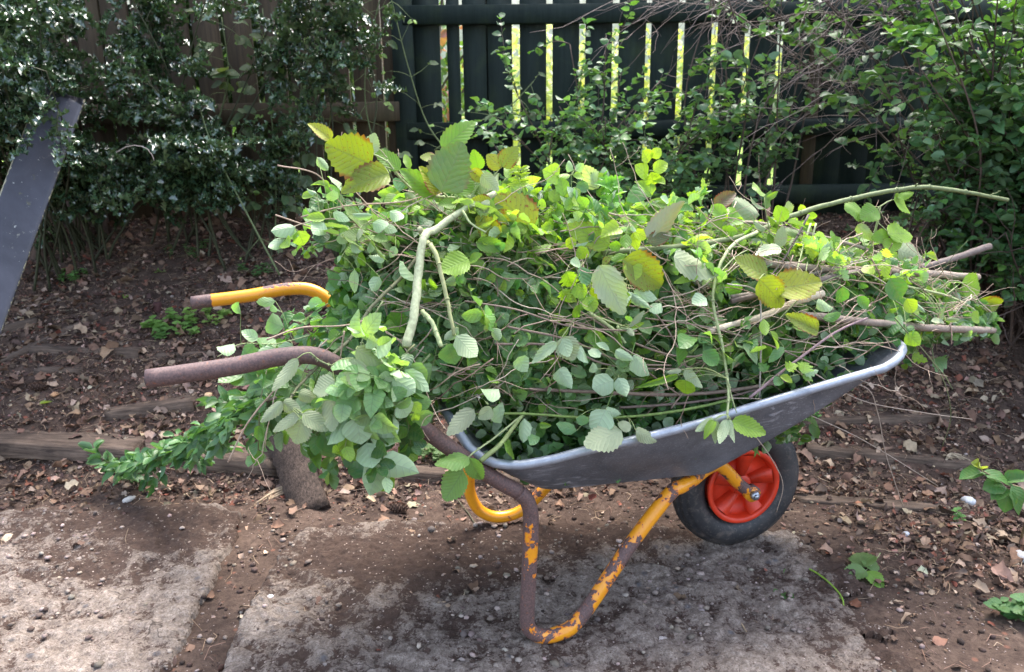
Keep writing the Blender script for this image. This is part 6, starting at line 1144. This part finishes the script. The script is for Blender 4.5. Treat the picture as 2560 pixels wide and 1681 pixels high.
for p in P:
    d = rng.normal(size=3); d[2] *= .12; d /= np.linalg.norm(d); s = np.cross(d, [0, 0, 1]); l = .02 + .05 * random.random() ** 1.5; k = rng.normal() * .25; pp = [p + np.array([0, 0, .004]), p + d * l * .5 + s * l * k + np.array([0, 0, .008]), p + d * l + np.array([0, 0, .003])]
    tube(mb, pp, .0006 + .0007 * random.random(), 3, False, col=random.choice([(.33, .22, .14), (.24, .14, .1), (.42, .30, .2), (.15, .09, .07)]))
o = mb.build('pine_needles', M['stem']); tag(o, 'fine pine needles and twig bits strewn over the ground', 'needles', kind='stuff')
# gravel and crumbs on slabs and soil
def crumbs(n, dens, smin, smax, cols, name, label, cat, pw=2.5):
    P = zones(n, dens); n = len(P); V0 = np.array([(1, 0, 0), (-1, 0, 0), (0, 1, 0), (0, -1, 0), (0, 0, .75), (0, 0, -.75), (.62, .62, .4), (-.62, .62, .4), (.62, -.62, .4), (-.62, -.62, .4)], float)
    F = np.array([(0, 6, 8), (6, 4, 8), (0, 2, 6), (2, 7, 6), (6, 7, 4), (7, 1, 9), (7, 9, 4), (2, 1, 7), (3, 8, 9), (8, 4, 9), (1, 3, 9), (3, 0, 8), (0, 5, 2), (2, 5, 1), (1, 5, 3), (3, 5, 0)])
    s_ = smin + (smax - smin) * rng.random(n) ** pw; V = V0[None] * (1 + .35 * (rng.random((n, 10, 1)) - .5)) * s_[:, None, None] * (.6 + .6 * rng.random((n, 1, 3))); a = rng.random(n) * 6.28; c_, sn = np.cos(a)[:, None], np.sin(a)[:, None]
    V = np.stack([V[..., 0] * c_ - V[..., 1] * sn, V[..., 0] * sn + V[..., 1] * c_, V[..., 2]], -1) + P[:, None]; on = np.maximum(sdist(SLAB_A, P[:, 0], P[:, 1]), sdist(SLAB_B, P[:, 0], P[:, 1])) > 0
    V[..., 2] += np.where(on, .013, 0)[:, None] + (s_ * .2)[:, None]; mb = MB(); mb.add(V.reshape(-1, 3), None, (F[None] + (np.arange(n) * 10)[:, None, None]).reshape(-1, 3), None, np.repeat(pal(n, cols, .25), 10, 0)); o = mb.build(name, M['stone'], smooth=True); tag(o, label, cat, kind='stuff')
def on_slab(X, Y): return np.maximum(sdist(SLAB_A, X, Y), sdist(SLAB_B, X, Y)) > .0
crumbs(13000, lambda X, Y: np.where(on_slab(X, Y), .5 + .0 * X, np.where(Y < 2.6, .16, .1)) * (Y < 3.2) * np.clip(fbm(X * 6, Y * 6, 61) * 2 - .4, 0.05, 1), .0012, .010, [(.34, .27, .23), (.26, .21, .175), (.18, .14, .115), (.12, .085, .07), (.32, .26, .22)], 'grit', 'loose grit and crumbled mortar over slabs and soil', 'grit', 3.2)
crumbs(260, lambda X, Y: on_slab(X, Y) * np.clip(fbm(X * 5, Y * 5, 88) * 2.4 - .7, 0, 1), .005, .013, [(.19, .155, .13), (.15, .12, .10), (.24, .20, .17), (.11, .09, .08)], 'pebbles', 'weathered pebbles showing through the worn concrete slabs', 'pebbles', 1.5)
crumbs(5200, lambda X, Y: (Y < 3.0) * np.where(on_slab(X, Y), .08, .8), .002, .011, [(.055, .034, .026), (.08, .05, .04), (.04, .025, .02)], 'soil_crumbs', 'dark crumbs of soil over the yard', 'soil', 2.5)
crumbs(420, lambda X, Y: (Y > 1.9) * (Y < 3.2) * 1., .0015, .0055, [(.38, .22, .19), (.42, .35, .31), (.46, .43, .41)], 'pale_chips', 'tiny pink and white chips scattered in the litter', 'chips', 2)
